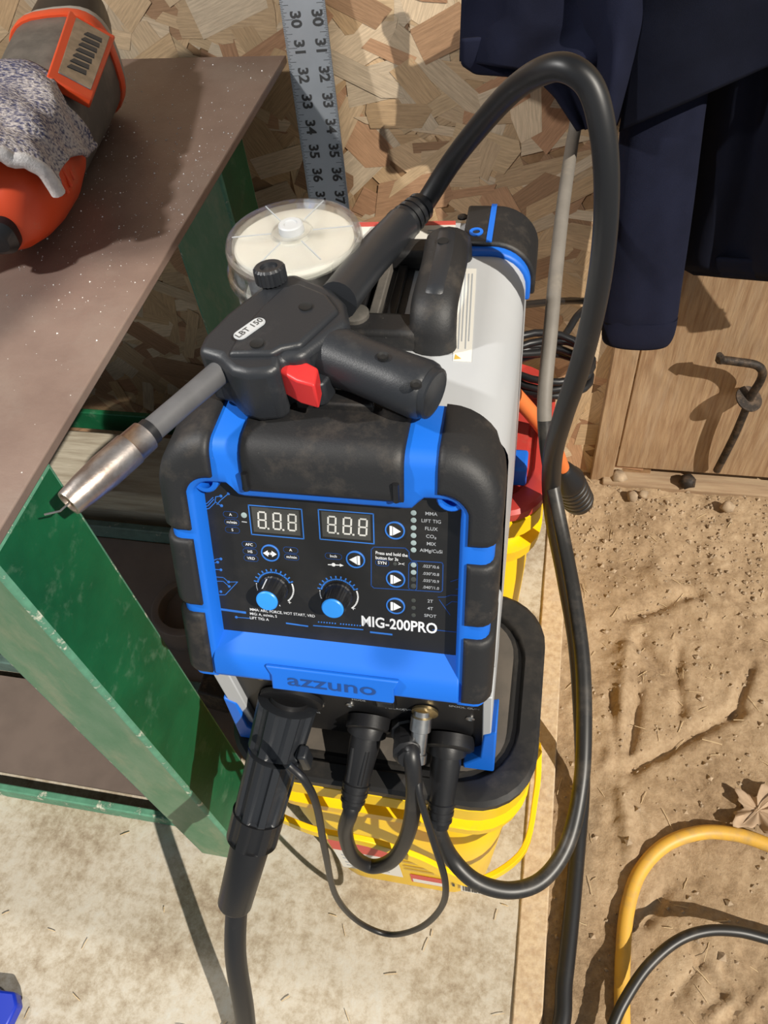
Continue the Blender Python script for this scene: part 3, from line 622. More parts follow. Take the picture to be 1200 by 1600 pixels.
# ------------------------------------------------------------------ cables
def atd(x, y, t): return at(x, y, T=t)
def cable_pts(L): return spl([Vector(p) if len(p) == 3 and isinstance(p, Vector) else p for p in L], 8)
def plug(name, path, prof_, m, parent, n=24):
    """turned part along a straight axis from path[0] to path[1]; prof_ in fractions of its length"""
    a, b = Vector(path[0]), Vector(path[1]); L_ = (b-a).length
    mb = MB(); mb.lathe(a, b-a, [(t*L_, r) for t, r in prof_], n); return obj(name, mb, m, parent, angle=35)
# welding gun: top-level thing, lying on the machine with its hose
gun = thing('welding_gun', 'black welding gun with red trigger lying on top of the welding machine', 'welding gun', at(440, 540, Z=.70))
GZ = .752
def gp(x, y, z=GZ): return at(x, y, Z=z)
body_px = [(306,548),(318,522),(352,488),(398,452),(440,428),(462,424),(518,448),(540,470),(546,500),(520,520),(472,556),(455,557),(437,556),(434,572),(426,580),(385,584),(360,578),(347,566),(340,556)]
mb = MB(); mb.prism([gp(x, y) for x, y in body_px], (0, 0, -.042)); gb = obj('gun_body', mb, M['gunb'], gun, bevel=.006, seg=3)
mb = MB(); mb.prism([gp(x, y, GZ+.003) for x, y in [(354,553),(372,520),(405,480),(440,446),(468,440),(512,458),(530,482),(470,538),(440,543),(424,552)]], (0, 0, -.01)); obj('side_shell', mb, M['gunb'], gb, bevel=.003, seg=3)
for x, y, s in ((478,480,1),(505,470,.0),(402,538,1),(385,603,0)):
    if s:
        mb = MB(); p = gp(x, y, GZ+.003); mb.lathe(p, (0,0,1), [(0, .0042), (.0012, .0042), (.0006, .003)], 16); obj('screw_hole', mb, M['dark'], gb)
ax0, ax1 = gp(470, 535, GZ-.018), gp(668, 612, GZ-.022)
hpts = [ax0.lerp(ax1, t) for t in (-.12, 0, .2, .5, .8, .95, 1.0, 1.02)]
mb = MB(); mb.tube(hpts, [.019, .0215, .0205, .0185, .0190, .0195, .0185, .0160], 20, True, .92); hn = obj('handle', mb, M['gunb'], gun, angle=60)
mb = MB(); e_ = (ax1-ax0).normalized(); mb.lathe(ax1 + e_*.001, e_, [(0, .0165), (.0035, .0160), (.0042, .0140), (.0036, .0130)], 24); obj('end_cap', mb, M['gunb'], hn)
for x, y in ((598,556),(650,600)):
    mb = MB(); p = gp(x, y, GZ-.002); mb.lathe(p - V(0,0,.0015), (0,0,1), [(0, .0034), (.002, .0034), (.001, .002)], 14); obj('screw_hole', mb, M['dark'], hn)
mb = MB(); mb.prism([gp(x, y, GZ-.018) for x, y in [(446,556),(448,550),(522,566),(518,584),(506,600),(490,604),(486,584)]], (0,0,-.018)); tg = obj('trigger_guard', mb, M['gunb'], gun, bevel=.003)
mb = MB(); mb.prism([gp(x, y, GZ-.007) for x, y in [(432,558),(440,554),(470,560),(497,574),(491,602),(462,594),(434,578)]], (0,0,-.020)); obj('trigger', mb, M['red'], gun, bevel=.0025, seg=3)
# label on the gun body
p = gp(390, 514, GZ+.0032); ex_ = (gp(409, 500, GZ+.0032) - gp(371, 527, GZ+.0032)).normalized(); ey_ = V(0,0,1).cross(ex_)
mb = MB(); mb.prism([p + ex_*a + ey_*b for a, b in rrect(-.0118, .0118, -.0046, .0046, .0044, 5)], (0,0,.0004)); lb = obj('label_plate', mb, M['inkd'], gb)
mb = MB(); mb.prism([p + V(0,0,.0004) + ex_*a + ey_*b for a, b in rrect(-.0110, .0110, -.0038, .0038, .0036, 5)], (0,0,.0002)); obj('label_face', mb, M['white'], lb)
text('LBT 150', .0062, p + V(0,0,.0007), ex_, ey_, M['barc'], lb, .012)
# adjusting knob on the body
kp = gp(428, 452, GZ-.006); kd = V(-.05, .12, 1).normalized(); mb = MB()
def kfn(u, v):
    h, r = [(0,.0075),(.006,.0075),(.0065,.0105),(.0155,.0105),(.0170,.0092),(.0165,.0060),(.0145,.0056),(.0145,.0002)][round(v*7)]
    t = u*2*math.pi; rr = r*(1 + (.035*math.cos(t*22) if 2 <= round(v*7) <= 3 else 0)); up = kd.orthogonal().normalized(); sd = kd.cross(up); return kp + kd*h + (up*math.cos(t) + sd*math.sin(t))*rr
mb.grid(kfn, 88, 8, True); obj('adjusting_knob', mb, M['gunb'], gb, angle=30)
# neck, insulator, nozzle, wire
n0, n1, n2, n3 = gp(352, 574, .738), gp(214, 692, .738), gp(228, 680, .738), gp(107, 787, .738)
nd = (n1-n0).normalized(); mb = MB(); mb.tube([n0, n0.lerp(n1, .5), n1], [.0078, .0074, .0074], 20); obj('neck', mb, M['neck'], gun)
mb = MB(); mb.tube([n0.lerp(n1, .84), n1 + nd*.004], .0082, 20); obj('insulator', mb, M['blackc'], gun)
nzd = (n3-n2).normalized(); nl = (n3-n2).length
mb = MB(); mb.lathe(n2, nzd, [(0, .0070), (.0005, .0096), (.012, .0098), (.013, .0104), (.020, .0104), (nl*.55, .0104), (nl*.80, .0094), (nl*.985, .0080), (nl, .0077), (nl, .0062), (nl-.016, .0060)], 32); nz = obj('nozzle', mb, M['nozzle'], gun, angle=30)
mb = MB(); mb.lathe(n3 - nzd*.014, nzd, [(0, .0035), (.010, .0035), (.0115, .0024)], 16); obj('contact_tip', mb, M['brass'], nz)
mb = MB(); mb.tube([n3 - nzd*.004, n3 + nzd*.006, n3 + nzd*.012 + V(-.003, 0, .003)], .0006, 8); obj('wire', mb, M['steel'], nz)
# hose sleeve and hose
HR = .0098
s0, s1 = gp(528, 470, .742), atd(628, 352, .607)
mb = MB(); mb.tube(spl([s0, s0.lerp(s1, .5) + V(0,0,.002), s1], 6), [.0135]*7 + [.0138]*6, 20); obj('hose_sleeve', mb, M['gunb'], gun)
s2 = atd(665, 316, .615); mb = MB(); pr_ = []
sl_ = (s2-s1).length
for k in range(5): pr_ += [(sl_*(k/5), .0142-.0006*k), (sl_*(k/5+.12), .0142-.0006*k), (sl_*(k/5+.14), .0122-.0004*k), (sl_*(k/5+.19), .0122-.0004*k)]
mb.lathe(s1 - (s2-s1)*.1, s2-s1, pr_, 24); obj('strain_relief', mb, M['blackc'], gun, angle=30)
hose1 = [s1.lerp(s2, .6), s2, atd(705,254,.59), atd(752,194,.545), atd(800,142,.495), atd(845,112,.46), atd(885,106,.445), atd(922,135,.445), atd(941,200,.455), atd(948,285,.475), atd(944,380,.505), atd(930,475,.545), atd(907,570,.60), atd(880,650,.665), atd(863,720,.74), atd(864,800,.82), atd(882,900,.90), atd(900,1010,.955), atd(908,1130,.985), at(910,1230,Z=.020), at(903,1320,Z=.013), at(893,1430,Z=.011), at(882,1530,Z=.011), at(870,1620,Z=.011), (.03,.02,.012), (-.08,-.03,.012), (-.22,-.02,.012), at(388,1640,Z=.03), at(382,1595,Z=.10), at(366,1500,Z=.22), at(366,1440,Z=.27)]
e1a, e1b = at(372, 1420, Y=.151), None
# euro connector: panel socket down to the boot
c_a = V(-.178, CY, .474); c_e = at(366, 1415, Z=.315)
axc = (c_e - c_a)
hose1[-4:] = [at(392,1645,Z=.10), at(380,1570,Z=.20), at(368,1490,Z=.27), c_e - axc.normalized()*.012]
mb = MB(); hs_ = spl(hose1, 8); mb.tube(hs_, [.0080 + .0018*sm(k, 70, 130) for k in range(len(hs_))], 14); obj('hose', mb, M['rubber'], gun, angle=80)
cl = axc.length; cp_ = lambda t: c_a + axc*t
mb = MB(); mb.lathe(c_a - V(0,.0,0), V(0,-1,-.15), [(0, .026), (.004, .026), (.005, .022)], 28); obj('socket_flange', mb, M['blackc'], cp)
def fluted(name, t0, t1, r0, r1, amp, nfl, m, par, duty=None, nseg=96):
    a, b = cp_(t0), cp_(t1); ax = (b-a); L_ = ax.length; ax.normalize(); up = ax.orthogonal().normalized(); sd = ax.cross(up); hs = [(0, .80, 0), (.03, 1, 0), (.06, 1, 1), (.94, 1, 1), (.97, 1, 0), (1, .80, 0)]
    def fn(u, v):
        h, s, w = hs[round(v*5)]; t = u*2*math.pi; r = (r0 + (r1-r0)*h)*s; r *= 1 - amp*w*max(0, min(1, .5 + 1.6*math.cos(t*nfl))); return a + ax*(h*L_) + (up*math.cos(t) + sd*math.sin(t))*r
    mb = MB(); mb.grid(fn, nseg, 6, True); mb.f += [tuple(range(nseg))[::-1], tuple(range(5*nseg, 6*nseg))]; return obj(name, mb, m, par, angle=30)
pg = plug('plug_body', (cp_(0), cp_(.70)), [(0, .017), (.34, .017), (.35, .0185), (1, .0165)], M['blackc'], gun)
fluted('plug_nut', .02, .235, .0252, .0236, .11, 8, M['gunb'], gun)
fluted('plug_barrel', .245, .545, .0226, .0214, .13, 9, M['gunb'], gun)
fluted('plug_collar', .53, .665, .0225, .0222, .09, 7, M['blackc'], gun)
plug('boot', (cp_(.66), cp_(1.0)), [(0, .0165), (.05, .0172), (.97, .0152), (1, .0140)], M['blackc'], gun)
mb = MB(); lv = cp_(.20) + V(.026, -.004, 0); mb.prism([lv + V(-.004, 0, .012), lv + V(.004, 0, .012), lv + V(.004, .0, -.014), lv + V(-.004, 0, -.018)], (0, -.012, 0)); obj('release_lever', mb, M['gunb'], gun, bevel=.002)
# trigger lead: aviation plug on the panel, thin cable looping back to the connector
av = V(-.068, CY, .482); avd = V(.0, -.62, -.78).normalized()
ave = at(655, 1152, Y=.227); avd = (ave-av).normalized(); al = (ave-av).length
mb = MB(); mb.lathe(av - V(0, .001, 0), V(0,-1,0), [(0, .0105), (.002, .0105), (.0025, .007)], 20); obj('socket_ring', mb, M['brass'], cp)
mb = MB(); mb.lathe(av, avd, [(0, .0066), (.004, .0066), (.005, .0084), (.016, .0084), (.017, .0066), (.034, .0066), (.035, .0076), (.042, .0076), (.043, .0058), (al, .005)], 24); obj('lead_plug', mb, M['steel'], gun, angle=30)
tl = [ave, at(651,1190,Y=.212), at(655,1240,Y=.192), at(676,1310,Y=.172), at(696,1380,Y=.153), at(688,1420,Y=.148), at(655,1450,Y=.144), at(608,1460,Y=.143), at(560,1440,Y=.145), at(525,1400,Y=.148), at(508,1330,Y=.153), at(495,1260,Y=.160), at(476,1220,Y=.166), at(452,1196,Y=.172)]
mb = MB(); mb.tube(spl(tl, 8), .0030, 10); obj('trigger_lead', mb, M['rubber'], gun, angle=80)
# polarity lead: part of the machine
dn = lambda par, nm, a, b: (plug(nm, (a, b), [(0, .0155), (.04, .0165), (.16, .0165), (.165, .0125), (.28, .0130), (.55, .0112), (.70, .0108), (.71, .0118), (.75, .0118), (.755, .0106), (.79, .0106), (.80, .0112), (.84, .0112), (.85, .0098), (.88, .0098), (.89, .0104), (.92, .0104), (.93, .0092), (1, .0080)], M['blackc'], par))
q0 = V(-.116, CY, .450); q1 = at(543, 1262, Y=.184)
j0 = V(-.085, CY, .447)
mb = MB(); mb.lathe(q0 + V(0,.001,0), V(0,-1,-.25), [(0, .0185), (.010, .0185), (.011, .016)], 24); obj('weld_socket', mb, M['blackc'], cp)
pol = dn(welder, 'polarity_plug', q0, q1)
for s in (-1, 1):
    mb = MB(); a_ = q0.lerp(q1, .3); b_ = q0.lerp(q1, .68); sd_ = (q1-q0).cross(V(0,0,1)).normalized(); up_ = sd_.cross(q1-q0).normalized(); 
    mb.tube([a_ + up_*.010 + sd_*.006*s, b_ + up_*.0088 + sd_*.005*s], .0022, 8); obj('plug_rib', mb, M['blackc'], pol)
jd = at(632, 1162, Y=.224)
mb = MB(); mb.lathe(j0, jd-j0, [(0, .0135), (.010, .0135), (.011, .0115), (.026, .0115), (.027, .0125), (.034, .0125), (.036, .0090), (.040, .0085)], 10); obj('cable_gland', mb, M['blackc'], welder, angle=30)
pc = [j0.lerp(jd, .6), at(636,1180,Z=.385), at(640,1240,Z=.352), at(630,1300,Z=.325), at(608,1342,Z=.31), at(575,1353,Z=.31), at(545,1335,Z=.32), at(532,1300,Z=.335), at(536,1270,Z=.35), q1.lerp(q0, .06)]
PCZ = q1.z
pc = [j0.lerp(jd, .6), at(637,1180,Y=.212), at(641,1240,Y=.194), at(632,1300,Y=.180), at(609,1342,Y=.173), at(576,1353,Y=.171), at(546,1335,Y=.172), at(534,1298,Y=.176), q1 + (q1-q0).normalized()*.004, q1.lerp(q0, .08)]
mb = MB(); mb.tube(spl(pc, 8), .0068, 14); obj('polarity_lead', mb, M['rubber'], welder, angle=80)
# work cable with its plug
wc = thing('work_cable', 'thin black earth cable looping from the right welder socket up to the jacket', 'cable', (.06, .3, 0))
g0 = V(-.049, CY, .434); g1 = at(686, 1292, Y=.186)
mb = MB(); mb.lathe(g0 + V(0,.001,0), V(0,-1,-.25), [(0, .0200), (.010, .0200), (.012, .017)], 24); obj('weld_socket', mb, M['blackc'], cp)
dn(wc, 'plug', g0, g1)
wcp = [g1.lerp(g0, .08), g1 + (g1-g0).normalized()*.004, atd(705,1340,.655), atd(745,1378,.655), atd(800,1391,.66), atd(850,1372,.665), atd(888,1315,.675), atd(908,1225,.685), atd(913,1130,.70), atd(910,1030,.72), atd(897,930,.745), atd(880,840,.77), atd(864,760,.775), atd(853,690,.765), atd(851,620,.755), atd(860,520,.755), atd(869,420,.775), atd(880,320,.815), atd(893,230,.86), atd(900,190,.868), atd(906,120,.862)]
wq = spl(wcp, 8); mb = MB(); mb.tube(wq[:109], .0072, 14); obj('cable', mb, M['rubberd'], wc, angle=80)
mb = MB(); mb.tube(wq[108:], .0072, 14); obj('grey_cable_end', mb, M['cablegrey'], wc, angle=80)['label'] = 'light grey upper stretch of the cable'  # upper stretch in a lighter grey than the rest of the cable
text('102 AWG', .006, atd(887,225,.855), V(0,0,-1), V(1,0,0), M['inkd'], wc, .0) if False else None
# hoses on the dirt
yh = spl([at(x, y, Z=.004) for x, y in ((1700,1700), (1520,1520), (1360,1400), (1260,1348), (1200,1320), (1150,1304), (1095,1301), (1040,1320), (1000,1362), (980,1422), (973,1500), (972,1570), (974,1640))], 10)
mb = MB(); mb.tube(yh, .0088, 16); tag(obj('air_hose', mb, M['hosey'], angle=80), 'dirty yellow rubber hose curving over the dirt', 'hose')
bh = spl([at(1750,1800,Z=.004), at(1560,1640,Z=.004), at(1400,1540,Z=.008), at(1280,1490,Z=.018), at(1200,1467,Z=.026), at(1150,1455,Z=.032), at(1100,1455,Z=.034), at(1055,1472,Z=.034), at(1010,1512,Z=.032), at(975,1565,Z=.028), at(955,1610,Z=.022), at(930,1680,Z=.02), at(900,1760,Z=.008)], 10)
mb = MB(); mb.tube(bh, .0062, 14); tag(obj('electric_cable', mb, M['rubberd'], angle=80), 'thin dusty black cord arching over the yellow hose on the dirt', 'cord')
# coiled cord and plug behind the machine
cc = thing('coiled_cord', 'coiled black power cord behind the welding machine', 'cord', (-.02, .70, .45)); cpt = []
for k in range(90):
    t = k/89*2*math.pi*4.5; cpt.append(V(.004 + .050*math.cos(t) + .004*math.sin(t*.37), .705 + .040*math.sin(t), .418 + .0075*(k/89*4.5) + .003*math.sin(t*1.7)))
mb = MB(); mb.tube(cpt, .0044, 8); obj('coil', mb, M['rubber'], cc, angle=80)
mb = MB(); mb.tube(spl([cpt[-1], at(860,548,Y=.74), at(885,520,Y=.78), at(905,490,Y=.82), at(930,475,Y=.88), at(960,470,Y=.92)], 6), .0046, 8); obj('lead', mb, M['rubber'], cc, angle=80)
mb = MB(); mb.tube(spl([at(800,478,Y=.74), at(830,475,Y=.80), at(870,471,Y=.86), at(905,470,Y=.91), at(940,474,Y=.915)], 6), .0046, 8); tag(obj('wall_cord', mb, M['rubber'], angle=80), 'short straight black cord running along the strand board beside the white housing', 'cord')
oc = thing('extension_plug', 'orange cord with ribbed black plug boot hanging beside the red lid', 'plug', at(900, 765, Y=.72))
o0, o1, o2 = at(800, 612, Y=.60), at(862, 690, Y=.64), at(893, 765, Y=.70)
mb = MB(); mb.tube(spl([o0 - (o1-o0)*.3, o0, o0.lerp(o1, .5) + V(0,0,.004), o1, o1.lerp(o2, .5)], 6), .0088, 14); obj('cord', mb, M['orange'], oc, angle=80)
p0_, p1_ = at(868, 715, Y=.662), at(905, 785, Y=.71); L_ = (p1_-p0_).length; pr_ = [(0, .009), (L_*.22, .010), (L_*.25, .014), (L_*.45, .0205)]
for k in range(6): pr_ += [(L_*(.47+.085*k), .0222), (L_*(.51+.085*k), .0222), (L_*(.515+.085*k), .0208), (L_*(.55+.085*k), .0208)]
mb = MB(); mb.lathe(p0_, p1_-p0_, pr_, 24); obj('boot', mb, M['blackc'], oc, angle=30)
# ------------------------------------------------------------------ wire spool in its clear case, on the machine
sp_c = V(-.183, .470, .7005); SPR = .0505
spool = thing('wire_spool', 'white reel of welding wire in a round clear plastic case on the welder', 'wire spool', sp_c)
mb = MB(); mb.lathe(sp_c, (0,0,1), [(0, SPR*.93), (.002, SPR*.97), (.022, SPR*.97), (.024, SPR+.002), (.028, SPR+.002), (.029, SPR*.985), (.046, SPR*.975), (.0495, SPR*.95), (.051, SPR*.88), (.051, SPR*.30), (.0535, SPR*.28), (.0535, SPR*.16), (.0535, .0002)], 48, False); obj('clear_case', mb, M['clear'], spool, angle=30, solid=.0009)
mb = MB(); mb.lathe(sp_c, (0,0,1), [(.004, .010), (.004, SPR*.86), (.0065, SPR*.86), (.0070, SPR*.40), (.0400, SPR*.40), (.0405, SPR*.86), (.0440, SPR*.86), (.0450, SPR*.83), (.0450, .010)], 48); reel = obj('reel', mb, M['reel'], spool, angle=30)
mb = MB(); pr_ = []
for k in range(26): pr_ += [(.008 + k*.00124, SPR*.76), (.008 + k*.00124 + .0006, SPR*.78)]
mb.lathe(sp_c, (0,0,1), pr_, 40, False); obj('wound_wire', mb, M['wire'], reel, angle=20)
mb = MB(); mb.lathe(sp_c + V(0,0,.0520), (0,0,1), [(0, .0092), (.0058, .0088), (.0066, .0078), (.0066, .0050), (.0058, .0046), (.0058, .0002)], 28); obj('centre_plug', mb, M['white'], spool, angle=30)
for k in range(6):
    t = math.radians(60*k + 12); d_ = V(math.cos(t), math.sin(t), 0); sd_ = V(-d_.y, d_.x, 0)*.0004; mb = MB()
    mb.prism([sp_c + V(0,0,.0517) + d_*.015 - sd_, sp_c + V(0,0,.0517) + d_*SPR*.86 - sd_, sp_c + V(0,0,.0517) + d_*SPR*.86 + sd_, sp_c + V(0,0,.0517) + d_*.015 + sd_], (0,0,.0006)); obj('case_rib', mb, M['inkd'], spool)
# ------------------------------------------------------------------ rule leaning on the wall
rt_l, rt_r = at(435, 0, Y=.905), at(510, 0, Y=.905); rb_l, rb_r = at(481, 310, Y=.860), at(547.5, 318, Y=.860)
up = ((rt_l+rt_r)/2 - (rb_l+rb_r)/2).normalized(); rx = (rt_r-rt_l); rx = (rx - up*rx.dot(up)).normalized(); rn = rx.cross(up); 
if rn.y > 0: rn = -rn
rw = .0508; rc_ = (rt_l+rt_r)/2; ZT = .2
base_ = rc_ - up*((rc_.z - .004)/up.z)
rule = thing('steel_rule', 'long aluminium rule with inch marks leaning on the strand board', 'ruler', base_)
Lr = (rc_ - base_).length + ZT
mb = MB(); q = [base_ - rx*rw/2, base_ + rx*rw/2, base_ + rx*rw/2 + up*Lr, base_ - rx*rw/2 + up*Lr]; mb.prism([p + rn*.0 for p in q], rn*.0022); obj('blade', mb, M['alu'], rule, bevel=.0004)
r30 = at(497, 27, Y=.901); h30 = (r30 - base_).dot(up); inch = ((at(497, 27, Y=.901) - at(533, 307, Y=.8615)).dot(up)) / 7
mb = MB()
for k in range(-2*16, 9*16):
    h = h30 - k*inch/16 - .0
    ln = .0128 if k % 16 == 0 else .0095 if k % 8 == 0 else .0065 if k % 4 == 0 else .0042 if k % 2 == 0 else .0028
    for sg in (-1, 1):
        a = base_ + up*h + rx*sg*rw/2 + rn*.0024; b = a - rx*sg*ln; t = up*.00022
        mb.add([a-t, b-t, b+t, a+t], [(0,1,2,3)])
o = obj('graduation', mb, M['barc'], rule, smooth=False); o['kind'] = 'stuff'
for k in range(-1, 8):
    for off in (-.0100, .0145):
        text(str(30+k), .0162, base_ + up*(h30 - k*inch + .000) + rx*(off), -up, rx, M['barc'], rule, .03, name='numeral', lift=.0026, wide=1.0)
# ------------------------------------------------------------------ bench
PXE = -.314; PZ = .700
bench = thing('workbench', 'green steel workbench with a rusty brown plate top', 'workbench', (-.60, .55, 0))
mb = MB(); mb.prism([(PXE, .12, PZ-.008), (PXE-.002, .905, PZ-.008), (-1.35, .905, PZ-.008), (-1.35, .12, PZ-.008)], (0,0,.008)); ptop = obj('plate_top', mb, M['plate'], bench, bevel=.0012)
def post(x0, x1, y0, y1, z0, z1): 
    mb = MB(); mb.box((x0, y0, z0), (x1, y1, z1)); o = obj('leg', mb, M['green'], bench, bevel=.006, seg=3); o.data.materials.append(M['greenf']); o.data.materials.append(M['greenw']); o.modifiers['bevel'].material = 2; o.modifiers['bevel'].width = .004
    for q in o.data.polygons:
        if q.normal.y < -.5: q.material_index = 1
    return o
post(-.384, -.304-.012, .209, .292, 0, PZ-.008); post(-.455, -.372, .775, .86, 0, PZ-.008); post(-1.30, -1.22, .209, .292, 0, PZ-.008); post(-1.30, -1.22, .775, .86, 0, PZ-.008)
def rail(a, b, m, nm='rail', bev=.002): mb = MB(); mb.box(a, b); return obj(nm, mb, M[m], bench, bevel=bev)
rail((-1.22, .236, .0), (-.384, .246, .030), 'greenw'); 
rail((-1.22, .80, .160), (-.45, .81, .20), 'green')
# shelf of brown plate carried on angle rails
rail((-1.24, .40, .045), (-.36, .414, .075), 'rail'); rail((-1.24, .610, .120), (-.36, .622, .150), 'rail')
sh = MB(); sh.prism([(-1.24, .262, .020), (-.36, .262, .020), (-.36, .398, .028), (-1.24, .398, .028)], (0,0,.004)); obj('shelf_plate', sh, M['shelf'], bench)
sh = MB(); sh.prism([(-1.24, .416, .060), (-.36, .416, .060), (-.36, .608, .118), (-1.24, .608, .118)], (0,0,.004)); obj('shelf_plate', sh, M['shelf'], bench)
mb = MB(); mb.box((-.75, .640, .0), (-.34, .76, .200)); tag(obj('timber_block', mb, M['lumber'], bevel=.004), 'weathered grey timber beam lying behind the bench shelf', 'timber')
mb = MB(); c_ = at(300, 940, Z=.10); mb.lathe(V(c_.x, c_.y-.02, c_.z-.055), V(.02,.05,1), [(0, .052), (.070, .052), (.072, .048), (.072, .040), (.01, .040)], 40); tag(obj('steel_ring', mb, M['shelf'], bevel=.001), 'brown steel pipe ring standing on the bench shelf behind the welder', 'pipe')
mb = MB(); p = at(336, 1072, Z=.12); mb.prism([p + V(-.02,-.02,-.03), p + V(.02,-.025,-.03), p + V(.025,.02,-.03), p + V(-.02,.018,-.03)], (.002,.004,.04)); tag(obj('rusty_offcut', mb, M['iron'], bevel=.003), 'small rusty steel offcut between bench leg and white housing', 'offcut')
# bright grinding specks on the plate
mb = MB(); rs = random.Random(11)
for i in range(1500):
    x = rs.uniform(0, 450); y = rs.gauss(250, 150)
    if y < 95 or y > 800: continue
    p = at(x, y, Z=PZ+.0002)
    if p.x > PXE-.004 or p.y > .90: continue
    r = rs.choice([.0003, .0004, .0005, .0007, .0011])*rs.uniform(.6,1.1); a = rs.uniform(0, 6)
    mb.add([p + V(r*math.cos(a+k*2.1), r*math.sin(a+k*2.1), 0) for k in range(3)] + [p + V(0,0,r)], [(0,1,3),(1,2,3),(2,0,3)])
o = obj('grinding_grit', mb, M['speck'], smooth=False); tag(o, 'bright metal grit scattered over the bench plate', 'grit', kind='stuff')
# ------------------------------------------------------------------ power tool with cloth
T0 = at(6, 318, Z=.748); T1 = at(112, 110, Z=.748); TD = (T1-T0); TL = TD.length; TD.normalize(); TS = V(TD.y, -TD.x, 0)
tool = thing('power_tool', 'orange and grey power tool lying on the plate top under a cloth', 'power tool', V(*T0.xy, PZ))
def shell(name, secs, m, par, n=32, pw=2.6, bevel=0):
    mb = MB(); vs = []
    for (h, rx_, rz_, dz) in secs:
        for k in range(n):
            t = 2*math.pi*k/n; c, s = math.cos(t), math.sin(t); c = math.copysign(abs(c)**(2/pw), c); s = math.copysign(abs(s)**(2/pw), s)
            vs.append(T0 + TD*(h*TL) + TS*c*rx_*.82 + V(0,0,s*rz_*.82 + dz))
    m_ = len(secs); mb.add(vs, [(i*n+k, i*n+(k+1) % n, (i+1)*n+(k+1) % n, (i+1)*n+k) for i in range(m_-1) for k in range(n)] + [tuple(range(n))[::-1], tuple(range((m_-1)*n, m_*n))])
    return obj(name, mb, m, par, angle=40, bevel=bevel)
nose = shell('front_housing', [(-.10, .020, .020, -.01), (-.07, .034, .032, -.005), (0, .046, .044, 0), (.10, .051, .050, 0), (.25, .054, .054, 0), (.40, .050, .052, 0)], M['tool_orange'], tool)
shell('nose_cap', [(-.15, .010, .010, -.012), (-.13, .017, .017, -.011), (-.06, .019, .019, -.010)], M['blackc'], tool)
for k in range(3):
    mb = MB(); h = .10 + .045*k; a_ = T0 + TD*(h*TL); mb.tube([a_ + TS*.0435 + V(0,0,-.010), a_ + TS*.040 + V(0,0,.018)], .0016, 8); obj('vent_ridge', mb, M['tool_orange'], nose)
mb = MB(); mb.prism([T0 + TD*(h*TL) + TS*s + V(0,0,.0450) for h, s in ((.18, -.02), (.18, .006), (.27, .022), (.42, .022), (.42, -.02))], (0,0,-.02)); obj('front_insert', mb, M['tool_grey'], nose, bevel=.001)
rear = shell('motor_housing', [(.36, .047, .050, 0), (.45, .050, .053, .001), (.80, .056, .057, .003), (.98, .058, .058, .004), (1.02, .054, .054, .004)], M['tool_grey'], tool, pw=3)
shell('orange_band', [(.955, .0600, .060, .004), (.965, .0612, .0612, .004), (1.01, .0612, .0612, .004), (1.02, .0600, .060, .004)], M['tool_orange'], tool, pw=3)
shell('rear_trim', [(1.02, .0602, .060, .004), (1.03, .0608, .0606, .004), (1.06, .0590, .0585, .004), (1.075, .050, .05, .004)], M['tool_edge'], tool, pw=3)
shell('rear_cap', [(1.06, .050, .05, .010), (1.12, .048, .046, .016), (1.26, .042, .040, .024), (1.30, .030, .028, .024)], M['blackc'], tool)
mb = MB(); bo = T0 + TD*(.68*TL) + TS*.030 + V(0,0,.042)
xs = TS*.80 - V(0,0,.60); xs.normalize(); nn = V(0,0,.80) + TS*.60; nn.normalize()
def badge(pts, c, h): mb = MB(); mb.prism([bo + TD*a + xs*b + nn*c for a, b in pts], nn*h); return mb
bd = obj('badge_frame', badge([(-.060, -.004), (.075, -.014), (.075, .030), (-.060, .034)], -.004, .009), M['tool_orange'], tool, bevel=.0015)
bd2 = obj('badge', badge([(-.046, .002), (.066, -.006), (.066, .026), (-.046, .030)], .0045, .0015), M['steel'], bd, bevel=.001)
rs = random.Random(4)
for k in range(7):
    a = -.030 + k*.012; obj('badge_mark', badge([(a, .006), (a+.007, .008), (a+.010, .021), (a+.003, .022)], .0062, .0004), M['barc'], bd2, smooth=False)
# microfibre cloth draped over it
def cloth_mat():
    m = D.materials.new('microfibre'); m.use_nodes = True; N = m.node_tree.nodes; L = m.node_tree.links; b = N['Principled BSDF']; b.inputs['Roughness'].default_value = 1; b.inputs['Specular IOR Level'].default_value = .1
    tc = N.new('ShaderNodeTexCoord'); n = N.new('ShaderNodeTexNoise'); n.inputs['Scale'].default_value = 420; n.inputs['Detail'].default_value = 4
    mp = N.new('ShaderNodeMapping'); mp.inputs['Scale'].default_value = (.6, 1.2, 1); L.new(tc.outputs['Object'], mp.inputs[0]); L.new(mp.outputs[0], n.inputs['Vector'])
    n2 = N.new('ShaderNodeTexNoise'); n2.inputs['Scale'].default_value = 14; n2.inputs['Detail'].default_value = 3; L.new(tc.outputs['Object'], n2.inputs['Vector'])
    ad = N.new('ShaderNodeMath'); ad.operation = 'MULTIPLY_ADD'; ad.inputs[1].default_value = .45; L.new(n2.outputs['Fac'], ad.inputs[0]); L.new(n.outputs['Fac'], ad.inputs[2])
    cr = N.new('ShaderNodeValToRGB'); L.new(ad.outputs[0], cr.inputs[0]); e = cr.color_ramp.elements; e[0].position = .58; e[0].color = (.10,.10,.17,1); e[1].position = .80; e[1].color = (.56,.50,.47,1)
    L.new(cr.outputs[0], b.inputs['Base Color']); bp = N.new('ShaderNodeBump'); bp.inputs['Strength'].default_value = .9; bp.inputs['Distance'].default_value = .004; L.new(n.outputs['Fac'], bp.inputs['Height']); L.new(bp.outputs[0], b.inputs['Normal']); return m
M['cloth'] = cloth_mat(); M['hem'] = mat('white_hem', (.72, .68, .66), .95, var=.2, vscale=200, bump=.6, bscale=500)
